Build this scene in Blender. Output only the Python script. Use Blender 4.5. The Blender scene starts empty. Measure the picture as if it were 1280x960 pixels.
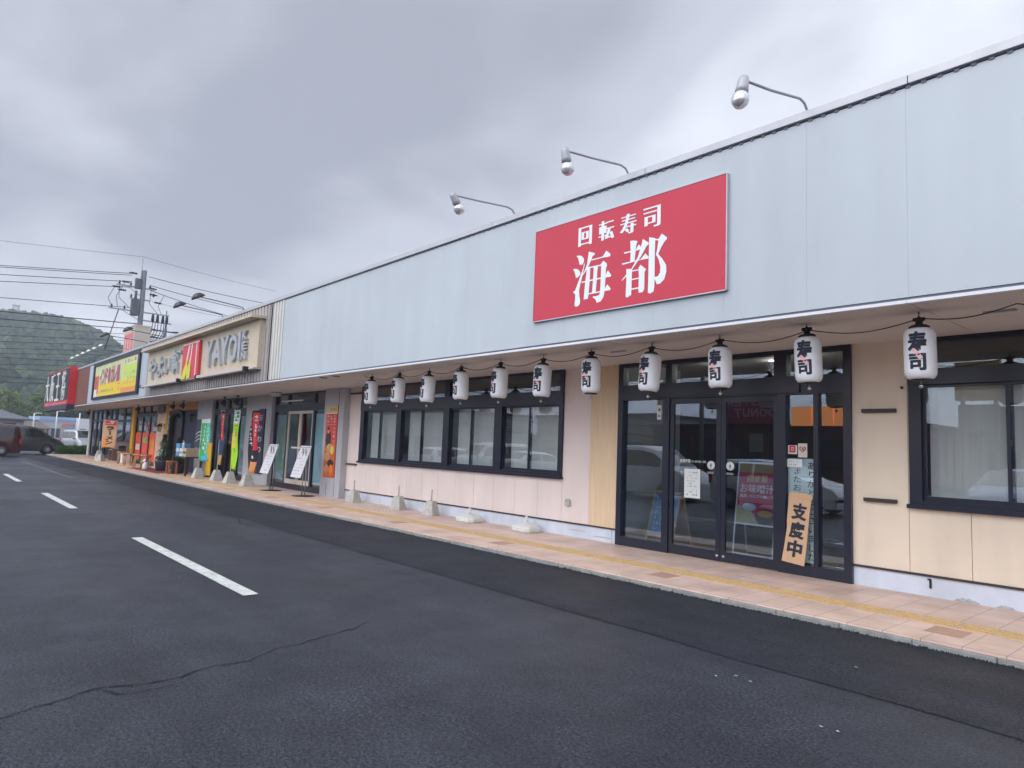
import bpy, bmesh, math, random
from mathutils import Vector, Matrix, Euler, noise
random.seed(7)
S = bpy.context.scene
COL = S.collection
# ------------------------------------------------------------------ camera
fpx, yaw, pitch, roll = 853.57, 0.856438, 0.0956166, 0.0392409
Fv = Vector((-math.sin(yaw)*math.cos(pitch), math.cos(yaw)*math.cos(pitch), math.sin(pitch)))
Rv = Vector((math.cos(yaw), math.sin(yaw), 0)); Uv = Rv.cross(Fv)
Av = math.cos(roll)*Rv + math.sin(roll)*Uv
Bv = -math.sin(roll)*Rv + math.cos(roll)*Uv
cam = bpy.data.cameras.new('camera'); camo = bpy.data.objects.new('camera', cam); COL.objects.link(camo)
M = Matrix((Av, Bv, -Fv)).transposed().to_4x4(); M.translation = (0, 0, 1.5)
camo.matrix_world = M
cam.sensor_width = 36; cam.lens = 36*fpx/1280; cam.clip_start = 0.05; cam.clip_end = 3000
S.camera = camo
# ------------------------------------------------------------------ world
w = bpy.data.worlds.new('World'); S.world = w; w.use_nodes = True
nt = w.node_tree; nt.nodes.clear()
def nd(t, **k):
    n = nt.nodes.new(t)
    for a, b in k.items(): setattr(n, a, b)
    return n
SUN_EL, SUN_ROT = math.radians(52), math.radians(200)
sky = nd('ShaderNodeTexSky', sky_type='NISHITA'); sky.sun_disc = False; sky.sun_elevation = SUN_EL; sky.sun_rotation = SUN_ROT
sky.dust_density = 3
b1 = nd('ShaderNodeBackground'); b1.inputs[1].default_value = 0.08
nt.links.new(sky.outputs[0], b1.inputs[0])
tc = nd('ShaderNodeTexCoord')
sep = nd('ShaderNodeSeparateXYZ'); nt.links.new(tc.outputs['Generated'], sep.inputs[0])
def math_n(op, a, b=None, c=None):
    n = nd('ShaderNodeMath', operation=op)
    for i, v in enumerate((a, b, c)):
        if v is None: continue
        if isinstance(v, (int, float)): n.inputs[i].default_value = v
        else: nt.links.new(v, n.inputs[i])
    return n.outputs[0]
# flat cloud deck: project the direction on a plane overhead
zc = math_n('ADD', math_n('MAXIMUM', sep.outputs[2], 0.0), 0.22)
px_ = math_n('DIVIDE', sep.outputs[0], zc); py_ = math_n('DIVIDE', sep.outputs[1], zc)
cmb = nd('ShaderNodeCombineXYZ'); nt.links.new(px_, cmb.inputs[0]); nt.links.new(py_, cmb.inputs[1]); cmb.inputs[2].default_value = 3.1
n1 = nd('ShaderNodeTexNoise'); n1.inputs['Scale'].default_value = 1.15; n1.inputs['Detail'].default_value = 5; n1.inputs['Roughness'].default_value = .45; n1.inputs['Distortion'].default_value = .25
nt.links.new(cmb.outputs[0], n1.inputs[0])
n2 = nd('ShaderNodeTexNoise'); n2.inputs['Scale'].default_value = 2.6; n2.inputs['Detail'].default_value = 4; n2.inputs['Roughness'].default_value = .5
nt.links.new(cmb.outputs[0], n2.inputs[0])
mixn = math_n('ADD', math_n('SUBTRACT', math_n('MULTIPLY', n1.outputs[0], 1.25), .325), math_n('MULTIPLY', n2.outputs[0], .2))
mixn = math_n('SUBTRACT', mixn, .02)
# darker bank of cloud seen over the roofs to the west and high up, brighter towards the horizon and north-east
dirz = math_n('MULTIPLY', math_n('SUBTRACT', sep.outputs[2], .25), -1.45)
dirx = math_n('MULTIPLY', math_n('ADD', sep.outputs[0], .60), .85)
fac = math_n('ADD', math_n('ADD', math_n('MULTIPLY', math_n('SUBTRACT', mixn, .5), 2.0), .84), math_n('ADD', dirz, dirx))
cr = nd('ShaderNodeValToRGB'); nt.links.new(fac, cr.inputs[0]); cr.color_ramp.interpolation = 'EASE'
cr.color_ramp.elements[0].position = .0; cr.color_ramp.elements[0].color = (.325, .345, .41, 1)
cr.color_ramp.elements[1].position = .95; cr.color_ramp.elements[1].color = (.76, .795, .88, 1)
e = cr.color_ramp.elements.new(.5); e.color = (.50, .525, .60, 1)
# extra sky strength to the south and overhead, added to brighten the shaded facade
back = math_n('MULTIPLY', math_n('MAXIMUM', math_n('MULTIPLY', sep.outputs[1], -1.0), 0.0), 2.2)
zen = math_n('MULTIPLY', math_n('MAXIMUM', math_n('SUBTRACT', sep.outputs[2], .55), 0.0), 1.6)
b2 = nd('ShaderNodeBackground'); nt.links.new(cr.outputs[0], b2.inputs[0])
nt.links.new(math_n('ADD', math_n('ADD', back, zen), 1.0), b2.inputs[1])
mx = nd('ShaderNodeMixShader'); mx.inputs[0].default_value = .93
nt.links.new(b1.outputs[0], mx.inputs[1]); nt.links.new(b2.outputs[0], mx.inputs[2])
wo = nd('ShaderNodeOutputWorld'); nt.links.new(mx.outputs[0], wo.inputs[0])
sl = bpy.data.lights.new('sun', 'SUN'); sl.energy = 0.75; sl.angle = math.radians(40); sl.color = (1, .97, .94)
so = bpy.data.objects.new('sun', sl); COL.objects.link(so)
sd = Vector((math.sin(SUN_ROT)*math.cos(SUN_EL), math.cos(SUN_ROT)*math.cos(SUN_EL), math.sin(SUN_EL)))
so.rotation_euler = sd.to_track_quat('Z', 'Y').to_euler()
S.view_settings.view_transform = 'Standard'; S.view_settings.look = 'None'; S.view_settings.exposure = 0.46; S.view_settings.gamma = 1
S.cycles.max_bounces = 8; S.cycles.transparent_max_bounces = 16; S.cycles.glossy_bounces = 4
S.cycles.use_denoising = True

# ------------------------------------------------------------------ materials
MATS = {}
def mat(name, col, rough=.6, metal=0, var=0, vscale=3, bump=0, bscale=40, spec=.5, col2=None, stretch=None, streak=0, emit=None, alpha=None, coat=0, speck=0, speckscale=180):
    if name in MATS: return MATS[name]
    m = bpy.data.materials.new(name); m.use_nodes = True; t = m.node_tree
    p = t.nodes['Principled BSDF']
    p.inputs['Base Color'].default_value = (*col, 1); p.inputs['Roughness'].default_value = rough
    p.inputs['Metallic'].default_value = metal; p.inputs['Specular IOR Level'].default_value = spec
    if coat: p.inputs['Coat Weight'].default_value = coat; p.inputs['Coat Roughness'].default_value = .05
    co = t.nodes.new('ShaderNodeNewGeometry').outputs['Position']
    if stretch:
        mp = t.nodes.new('ShaderNodeMapping'); mp.inputs['Scale'].default_value = stretch
        t.links.new(co, mp.inputs[0]); co2 = mp.outputs[0]
    else: co2 = co
    cur = None
    if var or col2:
        n = t.nodes.new('ShaderNodeTexNoise'); n.inputs['Scale'].default_value = vscale; n.inputs['Detail'].default_value = 6; n.inputs['Roughness'].default_value = .6
        t.links.new(co2, n.inputs[0])
        r = t.nodes.new('ShaderNodeValToRGB'); t.links.new(n.outputs[0], r.inputs[0])
        c2 = col2 or tuple(max(0, c*(1-var)) for c in col); c1 = col if col2 else tuple(min(1, c*(1+var*.5)) for c in col)
        r.color_ramp.elements[0].position = .3; r.color_ramp.elements[0].color = (*c2, 1)
        r.color_ramp.elements[1].position = .7; r.color_ramp.elements[1].color = (*c1, 1)
        cur = r.outputs[0]
    if streak:
        mp = t.nodes.new('ShaderNodeMapping'); mp.inputs['Scale'].default_value = (2.2, 2.2, .25); t.links.new(co, mp.inputs[0])
        n = t.nodes.new('ShaderNodeTexNoise'); n.inputs['Scale'].default_value = 1.3; n.inputs['Detail'].default_value = 5; t.links.new(mp.outputs[0], n.inputs[0])
        r = t.nodes.new('ShaderNodeValToRGB'); t.links.new(n.outputs[0], r.inputs[0])
        r.color_ramp.elements[0].position = .32; r.color_ramp.elements[0].color = (1-streak,)*3+(1,)
        r.color_ramp.elements[1].position = .6; r.color_ramp.elements[1].color = (1, 1, 1, 1)
        x = t.nodes.new('ShaderNodeMixRGB'); x.blend_type = 'MULTIPLY'; x.inputs[0].default_value = 1
        if cur: t.links.new(cur, x.inputs[1])
        else: x.inputs[1].default_value = (*col, 1)
        t.links.new(r.outputs[0], x.inputs[2]); cur = x.outputs[0]
    if speck:
        n = t.nodes.new('ShaderNodeTexNoise'); n.inputs['Scale'].default_value = speckscale; n.inputs['Detail'].default_value = 3; n.inputs['Roughness'].default_value = .8
        t.links.new(co, n.inputs[0])
        r = t.nodes.new('ShaderNodeValToRGB'); t.links.new(n.outputs[0], r.inputs[0])
        r.color_ramp.elements[0].position = .38; r.color_ramp.elements[0].color = (1-speck,)*3+(1,)
        r.color_ramp.elements[1].position = .66; r.color_ramp.elements[1].color = (1+2*speck,)*3+(1,)
        x = t.nodes.new('ShaderNodeMixRGB'); x.blend_type = 'MULTIPLY'; x.inputs[0].default_value = 1
        if cur: t.links.new(cur, x.inputs[1])
        else: x.inputs[1].default_value = (*col, 1)
        t.links.new(r.outputs[0], x.inputs[2]); cur = x.outputs[0]
    if cur: t.links.new(cur, p.inputs['Base Color'])
    if bump:
        n = t.nodes.new('ShaderNodeTexNoise'); n.inputs['Scale'].default_value = bscale; n.inputs['Detail'].default_value = 4
        t.links.new(co, n.inputs[0])
        b = t.nodes.new('ShaderNodeBump'); b.inputs['Strength'].default_value = bump; b.inputs['Distance'].default_value = .02
        t.links.new(n.outputs[0], b.inputs['Height']); t.links.new(b.outputs[0], p.inputs['Normal'])
    if emit:
        p.inputs['Emission Color'].default_value = (*col, 1); p.inputs['Emission Strength'].default_value = emit
    MATS[name] = m
    return m
def glass(name, tint=(.55, .6, .62), bias=.04, rough=.0, gcol=(.88, .94, 1)):
    if name in MATS: return MATS[name]
    m = bpy.data.materials.new(name); m.use_nodes = True; t = m.node_tree; t.nodes.clear()
    o = t.nodes.new('ShaderNodeOutputMaterial'); tr = t.nodes.new('ShaderNodeBsdfTransparent'); tr.inputs[0].default_value = (*tint, 1)
    g = t.nodes.new('ShaderNodeBsdfGlossy'); g.inputs['Roughness'].default_value = rough; g.inputs[0].default_value = (*gcol, 1)
    lw = t.nodes.new('ShaderNodeLayerWeight'); lw.inputs[0].default_value = .5
    f = t.nodes.new('ShaderNodeMath'); f.operation = 'POWER'; f.inputs[1].default_value = 4.2; t.links.new(lw.outputs['Facing'], f.inputs[0])
    a = t.nodes.new('ShaderNodeMath'); a.operation = 'ADD'; a.inputs[1].default_value = .035+bias; a.use_clamp = True
    x = t.nodes.new('ShaderNodeMixShader')
    t.links.new(f.outputs[0], a.inputs[0]); t.links.new(a.outputs[0], x.inputs[0]); t.links.new(tr.outputs[0], x.inputs[1]); t.links.new(g.outputs[0], x.inputs[2]); t.links.new(x.outputs[0], o.inputs[0])
    MATS[name] = m; return m
# ------------------------------------------------------------------ mesh helpers
class MB:
    def __init__(s): s.v = []; s.f = []; s.m = []; s.sm = []
    def add(s, vs, fs, mi=0, smooth=False):
        o = len(s.v); s.v += [tuple(v) for v in vs]; s.f += [tuple(i+o for i in f) for f in fs]; s.m += [mi]*len(fs); s.sm += [smooth]*len(fs); return s
    def box(s, x0, x1, y0, y1, z0, z1, mi=0):
        v = [(x, y, z) for x in (x0, x1) for y in (y0, y1) for z in (z0, z1)]
        return s.add(v, [(0, 1, 3, 2), (4, 6, 7, 5), (0, 4, 5, 1), (2, 3, 7, 6), (0, 2, 6, 4), (1, 5, 7, 3)], mi)
    def cbox(s, c, d, mi=0): return s.box(c[0]-d[0]/2, c[0]+d[0]/2, c[1]-d[1]/2, c[1]+d[1]/2, c[2]-d[2]/2, c[2]+d[2]/2, mi)
    def tube(s, pts, r, n=8, mi=0, caps=True):
        pts = [Vector(p) for p in pts]; k = len(pts)
        rs = r if isinstance(r, (list, tuple)) else [r]*k
        vs = []; 
        t0 = (pts[1]-pts[0]).normalized(); up = Vector((0, 0, 1)) if abs(t0.z) < .9 else Vector((1, 0, 0))
        nrm = t0.cross(up).normalized()
        for i, p in enumerate(pts):
            t = (pts[min(i+1, k-1)]-pts[max(i-1, 0)]).normalized()
            nrm = (nrm - t*nrm.dot(t)).normalized(); b = t.cross(nrm)
            for j in range(n):
                a = 2*math.pi*j/n; vs.append(p + (nrm*math.cos(a)+b*math.sin(a))*rs[i])
        fs = [(i*n+j, i*n+(j+1) % n, (i+1)*n+(j+1) % n, (i+1)*n+j) for i in range(k-1) for j in range(n)]
        if caps: fs += [tuple(range(n-1, -1, -1)), tuple((k-1)*n+j for j in range(n))]
        return s.add(vs, fs, mi, True)
    def lathe(s, prof, c=(0, 0, 0), n=24, mi=0, smooth=True):
        vs = []; 
        for r, z in prof:
            for j in range(n):
                a = 2*math.pi*j/n; vs.append((c[0]+r*math.cos(a), c[1]+r*math.sin(a), c[2]+z))
        k = len(prof)
        fs = [(i*n+j, i*n+(j+1) % n, (i+1)*n+(j+1) % n, (i+1)*n+j) for i in range(k-1) for j in range(n)]
        fs += [tuple(range(n-1, -1, -1)), tuple((k-1)*n+j for j in range(n))]
        return s.add(vs, fs, mi, smooth)
    def prism(s, poly, y0, y1, mi=0):          # polygon in XZ, extruded along Y
        n = len(poly)
        v = [(x, y0, z) for x, z in poly]+[(x, y1, z) for x, z in poly]
        fs = [tuple(range(n)), tuple(range(2*n-1, n-1, -1))]+[(i, i+n, (i+1) % n+n, (i+1) % n) for i in range(n)]
        return s.add(v, fs, mi)
    def frustum(s, c, b, t, h, mi=0):
        x, y, z = c; v = []
        for (dx, dy), zz in ((b, 0), (t, h)):
            v += [(x-dx/2, y-dy/2, z+zz), (x+dx/2, y-dy/2, z+zz), (x+dx/2, y+dy/2, z+zz), (x-dx/2, y+dy/2, z+zz)]
        return s.add(v, [(3, 2, 1, 0), (4, 5, 6, 7), (0, 1, 5, 4), (1, 2, 6, 5), (2, 3, 7, 6), (3, 0, 4, 7)], mi)
    def xf(s, Mx, start=0):
        s.v[start:] = [tuple(Mx @ Vector(v)) for v in s.v[start:]]; return s
    def build(s, name, mats, parent=None, bevel=0, fix=False):
        me = bpy.data.meshes.new(name); me.from_pydata(s.v, [], s.f)
        if not isinstance(mats, (list, tuple)): mats = [mats]
        for m in mats: me.materials.append(m)
        me.polygons.foreach_set('material_index', s.m); me.polygons.foreach_set('use_smooth', s.sm); me.update()
        if fix or bevel:
            bm = bmesh.new(); bm.from_mesh(me)
            bmesh.ops.recalc_face_normals(bm, faces=bm.faces)
            bm.to_mesh(me); bm.free()
        o = bpy.data.objects.new(name, me); COL.objects.link(o)
        if parent is not None: o.parent = parent
        if bevel:
            b = o.modifiers.new('bevel', 'BEVEL'); b.width = bevel; b.segments = 2; b.limit_method = 'ANGLE'
        return o
def tag(o, label=None, cat=None, group=None, kind=None):
    if label: o['label'] = label
    if cat: o['category'] = cat
    if group: o['group'] = group
    if kind: o['kind'] = kind
    return o
def empty(name, loc, label, cat, group=None, rz=0):
    o = bpy.data.objects.new(name, None); COL.objects.link(o); o.empty_display_size = .1
    o.location = loc; o.rotation_euler = (0, 0, rz); return tag(o, label, cat, group)
def struct(o): o['kind'] = 'structure'; return o
def kids(o): return [c for c in COL.objects if c.parent == o]
def copy_tree(o, parent=None):
    c = o.copy(); COL.objects.link(c); c.parent = parent
    for ch in kids(o): copy_tree(ch, c)
    return c
_tc = {}
def glyph(ch, off=0.0):
    k = (ch, off)
    if k not in _tc:
        cu = bpy.data.curves.new('t', 'FONT'); cu.body = ch; cu.offset = off; cu.resolution_u = 2; cu.size = 1
        ob = bpy.data.objects.new('t', cu); me = bpy.data.meshes.new_from_object(ob)
        vs = [(v.co.x, v.co.y) for v in me.vertices]; fs = [tuple(p.vertices) for p in me.polygons]
        bpy.data.objects.remove(ob); bpy.data.curves.remove(cu); bpy.data.meshes.remove(me)
        xs = [v[0] for v in vs] or [0, 1]; ys = [v[1] for v in vs] or [0, 1]
        _tc[k] = (vs, fs, min(xs), max(xs), min(ys), max(ys))
    return _tc[k]
def put_glyph(mb, ch, x0, x1, z0, z1, y, off=0.0, fit=True, mi=0, pitch_=None):
    """glyph stretched into the box x0..x1, z0..z1 on a plane facing -Y at y"""
    vs, fs, a, b, c, d = glyph(ch, off)
    if not vs: return
    if not fit: a, b, c, d = -.02, .98, -.12, .88
    sx = (x1-x0)/(b-a); sz = (z1-z0)/(d-c)
    mb.add([(x0+(x-a)*sx, y, z0+(zz-c)*sz) for x, zz in vs], fs, mi)
def text_h(mb, s, x0, x1, z0, z1, y, off=0.0, fit=True, gap=.08, mi=0):
    n = len(s); w_ = (x1-x0)/n
    for i, ch in enumerate(s):
        if ch != ' ': put_glyph(mb, ch, x0+w_*(i+gap/2), x0+w_*(i+1-gap/2), z0, z1, y-.0002*(i % 2), off, fit, mi)
def text_v(mb, s, x0, x1, z0, z1, y, off=0.0, fit=False, gap=.06, mi=0):
    n = len(s); h = (z1-z0)/n
    for i, ch in enumerate(s):
        if ch != ' ': put_glyph(mb, ch, x0, x1, z1-h*(i+1-gap/2), z1-h*(i+gap/2), y-.0002*(i % 2), off, fit, mi)
def squiggle(mb, x0, x1, z0, z1, y, rows, cols, fill=.7, mi=0, seed=1, vertical=False):
    """rows of tiny unreadable print"""
    r = random.Random(seed); cw = (x1-x0)/cols; rh = (z1-z0)/rows
    for i in range(rows):
        for j in range(cols):
            if r.random() > fill: continue
            x = x0+cw*j; z = z0+rh*i
            k = r.choice((0, 1, 2))
            if k != 1: mb.box(x+cw*.15, x+cw*.8, y-.0015, y, z+rh*.3, z+rh*.42, mi)
            if k != 0: mb.box(x+cw*.4, x+cw*.55, y-.003, y-.0016, z+rh*.2, z+rh*.75, mi)
            if k == 2: mb.box(x+cw*.2, x+cw*.7, y-.0015, y, z+rh*.6, z+rh*.7, mi)
def wloc(o):
    p = Vector((0, 0, 0))
    while o is not None: p += o.location; o = o.parent
    return p
def WB(mb, name, mats, parent=None, bevel=0, fix=False):      # vertices given in world coordinates
    if parent is not None:
        p = wloc(parent); mb.v = [(v[0]-p.x, v[1]-p.y, v[2]-p.z) for v in mb.v]
    return mb.build(name, mats, parent, bevel, fix)
# ------------------------------------------------------------------ materials of the place
def asphalt(name, c, rough, lum):
    m = mat(name, c, rough, var=.22, vscale=.55, spec=.24)
    t = m.node_tree; p = t.nodes['Principled BSDF']
    co = [n for n in t.nodes if n.type == 'NEW_GEOMETRY'][0].outputs['Position']
    base = p.inputs['Base Color'].links[0].from_socket
    def noi(sc, det, ro=.7):
        n = t.nodes.new('ShaderNodeTexNoise'); n.inputs['Scale'].default_value = sc; n.inputs['Detail'].default_value = det; n.inputs['Roughness'].default_value = ro
        t.links.new(co, n.inputs[0]); return n.outputs[0]
    def ramp(x, a, ca, b, cb):
        r = t.nodes.new('ShaderNodeValToRGB'); t.links.new(x, r.inputs[0])
        r.color_ramp.elements[0].position = a; r.color_ramp.elements[0].color = (ca,)*3+(1,)
        r.color_ramp.elements[1].position = b; r.color_ramp.elements[1].color = (cb,)*3+(1,); return r.outputs[0]
    def mul(a, b, f=1.0):
        x = t.nodes.new('ShaderNodeMixRGB'); x.blend_type = 'MULTIPLY'; x.inputs[0].default_value = f
        t.links.new(a, x.inputs[1]); t.links.new(b, x.inputs[2]); return x.outputs[0]
    c1 = mul(base, ramp(noi(46, 6, .95), .42, .22, .60, 2.5))           # aggregate
    v = t.nodes.new('ShaderNodeTexVoronoi'); v.inputs['Scale'].default_value = 75; t.links.new(co, v.inputs[0])
    c1b = mul(c1, ramp(v.outputs['Distance'], .05, lum, .26, .9))        # bright stone chips
    c2 = mul(c1b, ramp(noi(2.2, 6), .35, .86, .65, 1.12))
    # long worn lanes along the road
    mp = t.nodes.new('ShaderNodeMapping'); mp.inputs['Scale'].default_value = (.06, .9, 1); t.links.new(co, mp.inputs[0])
    n = t.nodes.new('ShaderNodeTexNoise'); n.inputs['Scale'].default_value = 1.0; n.inputs['Detail'].default_value = 4; t.links.new(mp.outputs[0], n.inputs[0])
    c3 = mul(c2, ramp(n.outputs[0], .35, .84, .65, 1.15))
    t.links.new(c3, p.inputs['Base Color'])
    t.links.new(ramp(noi(.35, 5), .3, rough-.14, .7, rough+.1), p.inputs['Roughness'])
    b = t.nodes.new('ShaderNodeBump'); b.inputs['Strength'].default_value = .9; b.inputs['Distance'].default_value = .009
    t.links.new(noi(110, 4, .8), b.inputs['Height']); t.links.new(b.outputs[0], p.inputs['Normal'])
    return m
M_asph = asphalt('asphalt', (.036, .041, .053), .45, 3.2)
M_asph2 = asphalt('new_asphalt', (.022, .025, .034), .56, 6.0)
M_conc = mat('concrete', (.29, .285, .27), .85, var=.3, vscale=9, bump=.4, bscale=60)
M_concl = mat('concrete_light', (.50, .49, .45), .8, var=.25, vscale=12, bump=.3, bscale=70)
M_white = mat('white_paint', (.72, .73, .70), .6, var=.12, vscale=6)
M_road = mat('road_paint', (.60, .62, .58), .7, var=.3, vscale=9, bump=.4, bscale=150, speck=.13, speckscale=70)
M_fascia = mat('fascia_panel', (.485, .53, .56), .35, var=.08, vscale=.5, streak=.055, spec=.5)
M_trim = mat('aluminium_trim', (.50, .50, .52), .42, metal=.35, var=.1, vscale=4)
M_dark = mat('dark_metal', (.012, .013, .02), .32, spec=.5)
M_frame = mat('navy_black_frame', (.010, .013, .028), .3, spec=.5)
M_black = mat('black_rubber', (.012, .012, .013), .6)
M_soffit = mat('soffit_board', (.66, .61, .575), .8, var=.1, vscale=1.2)
M_siding_cool = mat('cool_lit_siding', (.81, .695, .64), .62, var=.05, vscale=1.5, streak=.07, bump=.08, bscale=90)  # same paint as the peach siding, its bluish light put into the colour
M_peach = mat('peach_siding', (.82, .69, .54), .62, var=.07, vscale=1.2, streak=.09, bump=.08, bscale=90)
M_tan = mat('tan_wood_panel', (.76, .57, .36), .55, var=.14, vscale=3, stretch=(14, 14, .5))
M_plinth = mat('painted_plinth', (.66, .70, .78), .6, var=.12, vscale=3, streak=.12)
M_brown = mat('brown_metal', (.045, .028, .025), .5)
M_grey = mat('grey_pillar', (.46, .46, .48), .6, var=.08, vscale=2, streak=.08)
M_taupe = mat('taupe_corrugated', (.43, .39, .36), .5, metal=.1, var=.08, vscale=2, streak=.1)
M_cream = mat('cream_corrugated', (.62, .61, .56), .5, var=.06, vscale=2)
M_rust = mat('redbrown_corrugated', (.24, .095, .07), .55, var=.15, vscale=2)
M_signred = mat('sign_red', (.56, .025, .055), .38, var=.05, vscale=1)
M_signwhite = mat('sign_white', (.78, .84, .84), .45)
M_yellow = mat('yellow_paint', (.68, .36, .02), .5, var=.08)
M_wood = mat('pale_wood', (.50, .30, .16), .55, var=.2, vscale=5, stretch=(20, 20, 1.5))
M_board = mat('kraft_board', (.60, .38, .22), .6, var=.12, vscale=5, stretch=(18, 3, 1))
M_ink = mat('black_ink', (.012, .014, .03), .6)
M_steel = mat('steel', (.45, .45, .47), .3, metal=.9)
M_galv = mat('galvanised', (.36, .37, .40), .45, metal=.6, var=.15)
M_int = mat('interior_dark', (.07, .065, .06), .8, var=.3)
M_intw = mat('interior_wall', (.20, .18, .16), .8, var=.2, vscale=2)
M_intf = mat('interior_floor', (.09, .085, .08), .35, var=.3)
M_blind = mat('blind_fabric', (.74, .75, .70), .9, var=.08, vscale=2, stretch=(30, 30, .4))
M_frost = mat('frosted_film', (.50, .64, .55), .5, var=.25, vscale=.9)
G_glass = glass('window_glass', (.90, .92, .93), .045)
G_door = glass('door_glass', (.84, .90, .96), .055)
G_car = glass('car_glass', (.12, .14, .15), .05)
# ------------------------------------------------------------------ ground
struct(MB().add([(-1500, -1500, -.03), (1500, -1500, -.03), (1500, 1500, -.03), (-1500, 1500, -.03)], [(0, 1, 2, 3)]).build('ground', mat('field_ground', (.07, .085, .045), .9, var=.3, vscale=.05)))
struct(MB().add([(-190, -48, 0), (45, -48, 0), (45, 34, 0), (-190, 34, 0)], [(0, 1, 2, 3)]).build('parking_lot', M_asph))
# newer darker asphalt along the kerb with an uneven seam
g = MB(); vs = []; n = 140
for i in range(n+1):
    x = -46+(52)*i/n
    vs.append((x, 4.80+.05*noise.noise(Vector((x*.9, 0, 0)))+.012*noise.noise(Vector((x*7, 3, 0))), .004)); vs.append((x, 6.455, .004))
g.add(vs, [(2*i, 2*i+2, 2*i+3, 2*i+1) for i in range(n)]); struct(g.build('road', M_asph2))
def ribbon(name, pts, wd, m, z=.009):
    g = MB(); vs = []; fs = []; P = []
    for i in range(len(pts)-1):
        a, b = Vector((*pts[i], 0)), Vector((*pts[i+1], 0)); k = max(3, int((b-a).length/.035))
        for j in range(k): P.append(a.lerp(b, j/k))
    P.append(Vector((*pts[-1], 0)))
    for i, p in enumerate(P):
        d = (P[min(i+1, len(P)-1)]-P[max(i-1, 0)]).normalized(); q = Vector((-d.y, d.x, 0))
        p = p+q*.022*noise.noise(Vector((p.x*9, p.y*9, 1)))+q*.008*noise.noise(Vector((p.x*40, p.y*40, 1)))
        ww = wd*(.35+.9*abs(noise.noise(Vector((p.x*6, p.y*6, 7)))*1.6))*min(1, (len(P)-1-i)/12+.15)
        vs += [p+q*ww+Vector((0, 0, z)), p-q*ww+Vector((0, 0, z))]
    g.add(vs, [(2*i, 2*i+1, 2*i+3, 2*i+2) for i in range(len(P)-1)])
    return struct(g.build(name, m))
M_crack = mat('crack_void', (.008, .008, .01), .9)
ribbon('pavement_crack', [(-4.35, -.6), (-4.42, .1), (-4.493, .472), (-4.578, .618), (-4.644, .794), (-4.727, .946), (-4.684, 1.106), (-4.649, 1.207), (-4.661, 1.368), (-4.767, 1.602), (-4.754, 1.865), (-4.903, 2.075), (-4.936, 2.281), (-5.017, 2.51), (-5.115, 2.835), (-5.3, 3.1)], .0085, M_crack, .005)
ribbon('pavement_crack', [(-4.727, .946), (-4.60, 1.0), (-4.553, 1.037), (-4.521, 1.199), (-4.543, 1.337), (-4.64, 1.52)], .006, M_crack, .006)
ribbon('pavement_crack', [(-14.2, 4.9), (-13.9, 4.6), (-13.2, 4.75), (-12.4, 4.5), (-11.6, 4.62)], .012, M_crack, .010)
# painted dashes of the lane line
def dash(x0, x1, y0, y1, worn=0):
    g = MB(); k = 26; vs = []
    for i in range(k+1):
        t = i/k; j = .004*noise.noise(Vector((x0+t*9, 2, 5)))
        vs += [(x0+(x1-x0)*t, y0+j, .005), (x0+(x1-x0)*t, y1+j, .005)]
    g.add(vs, [(2*i, 2*i+2, 2*i+3, 2*i+1) for i in range(k)])
    return struct(g.build('lane_marking', M_road))
dash(-11.24, -6.72, 2.52, 2.67); dash(-20.1, -15.98, 2.44, 2.59); dash(-28.9, -24.7, 2.38, 2.53); dash(-37.8, -33.6, 2.34, 2.49); dash(-46.6, -42.4, 2.3, 2.45)
dash(-3.2, 1.4, 2.6, 2.75) if False else None
g = MB().box(-41, -26.5, 4.02, 4.08, .0045, .005); struct(g.build('lane_marking', mat('worn_paint', (.22, .22, .23), .8, var=.5, vscale=3)))
# parking bays behind the photographer
for i in range(14):
    x = -36+i*2.6
    struct(MB().box(x, x+.12, -8.6, -3.9, .0045, .005).build('bay_marking', M_road))
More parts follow.
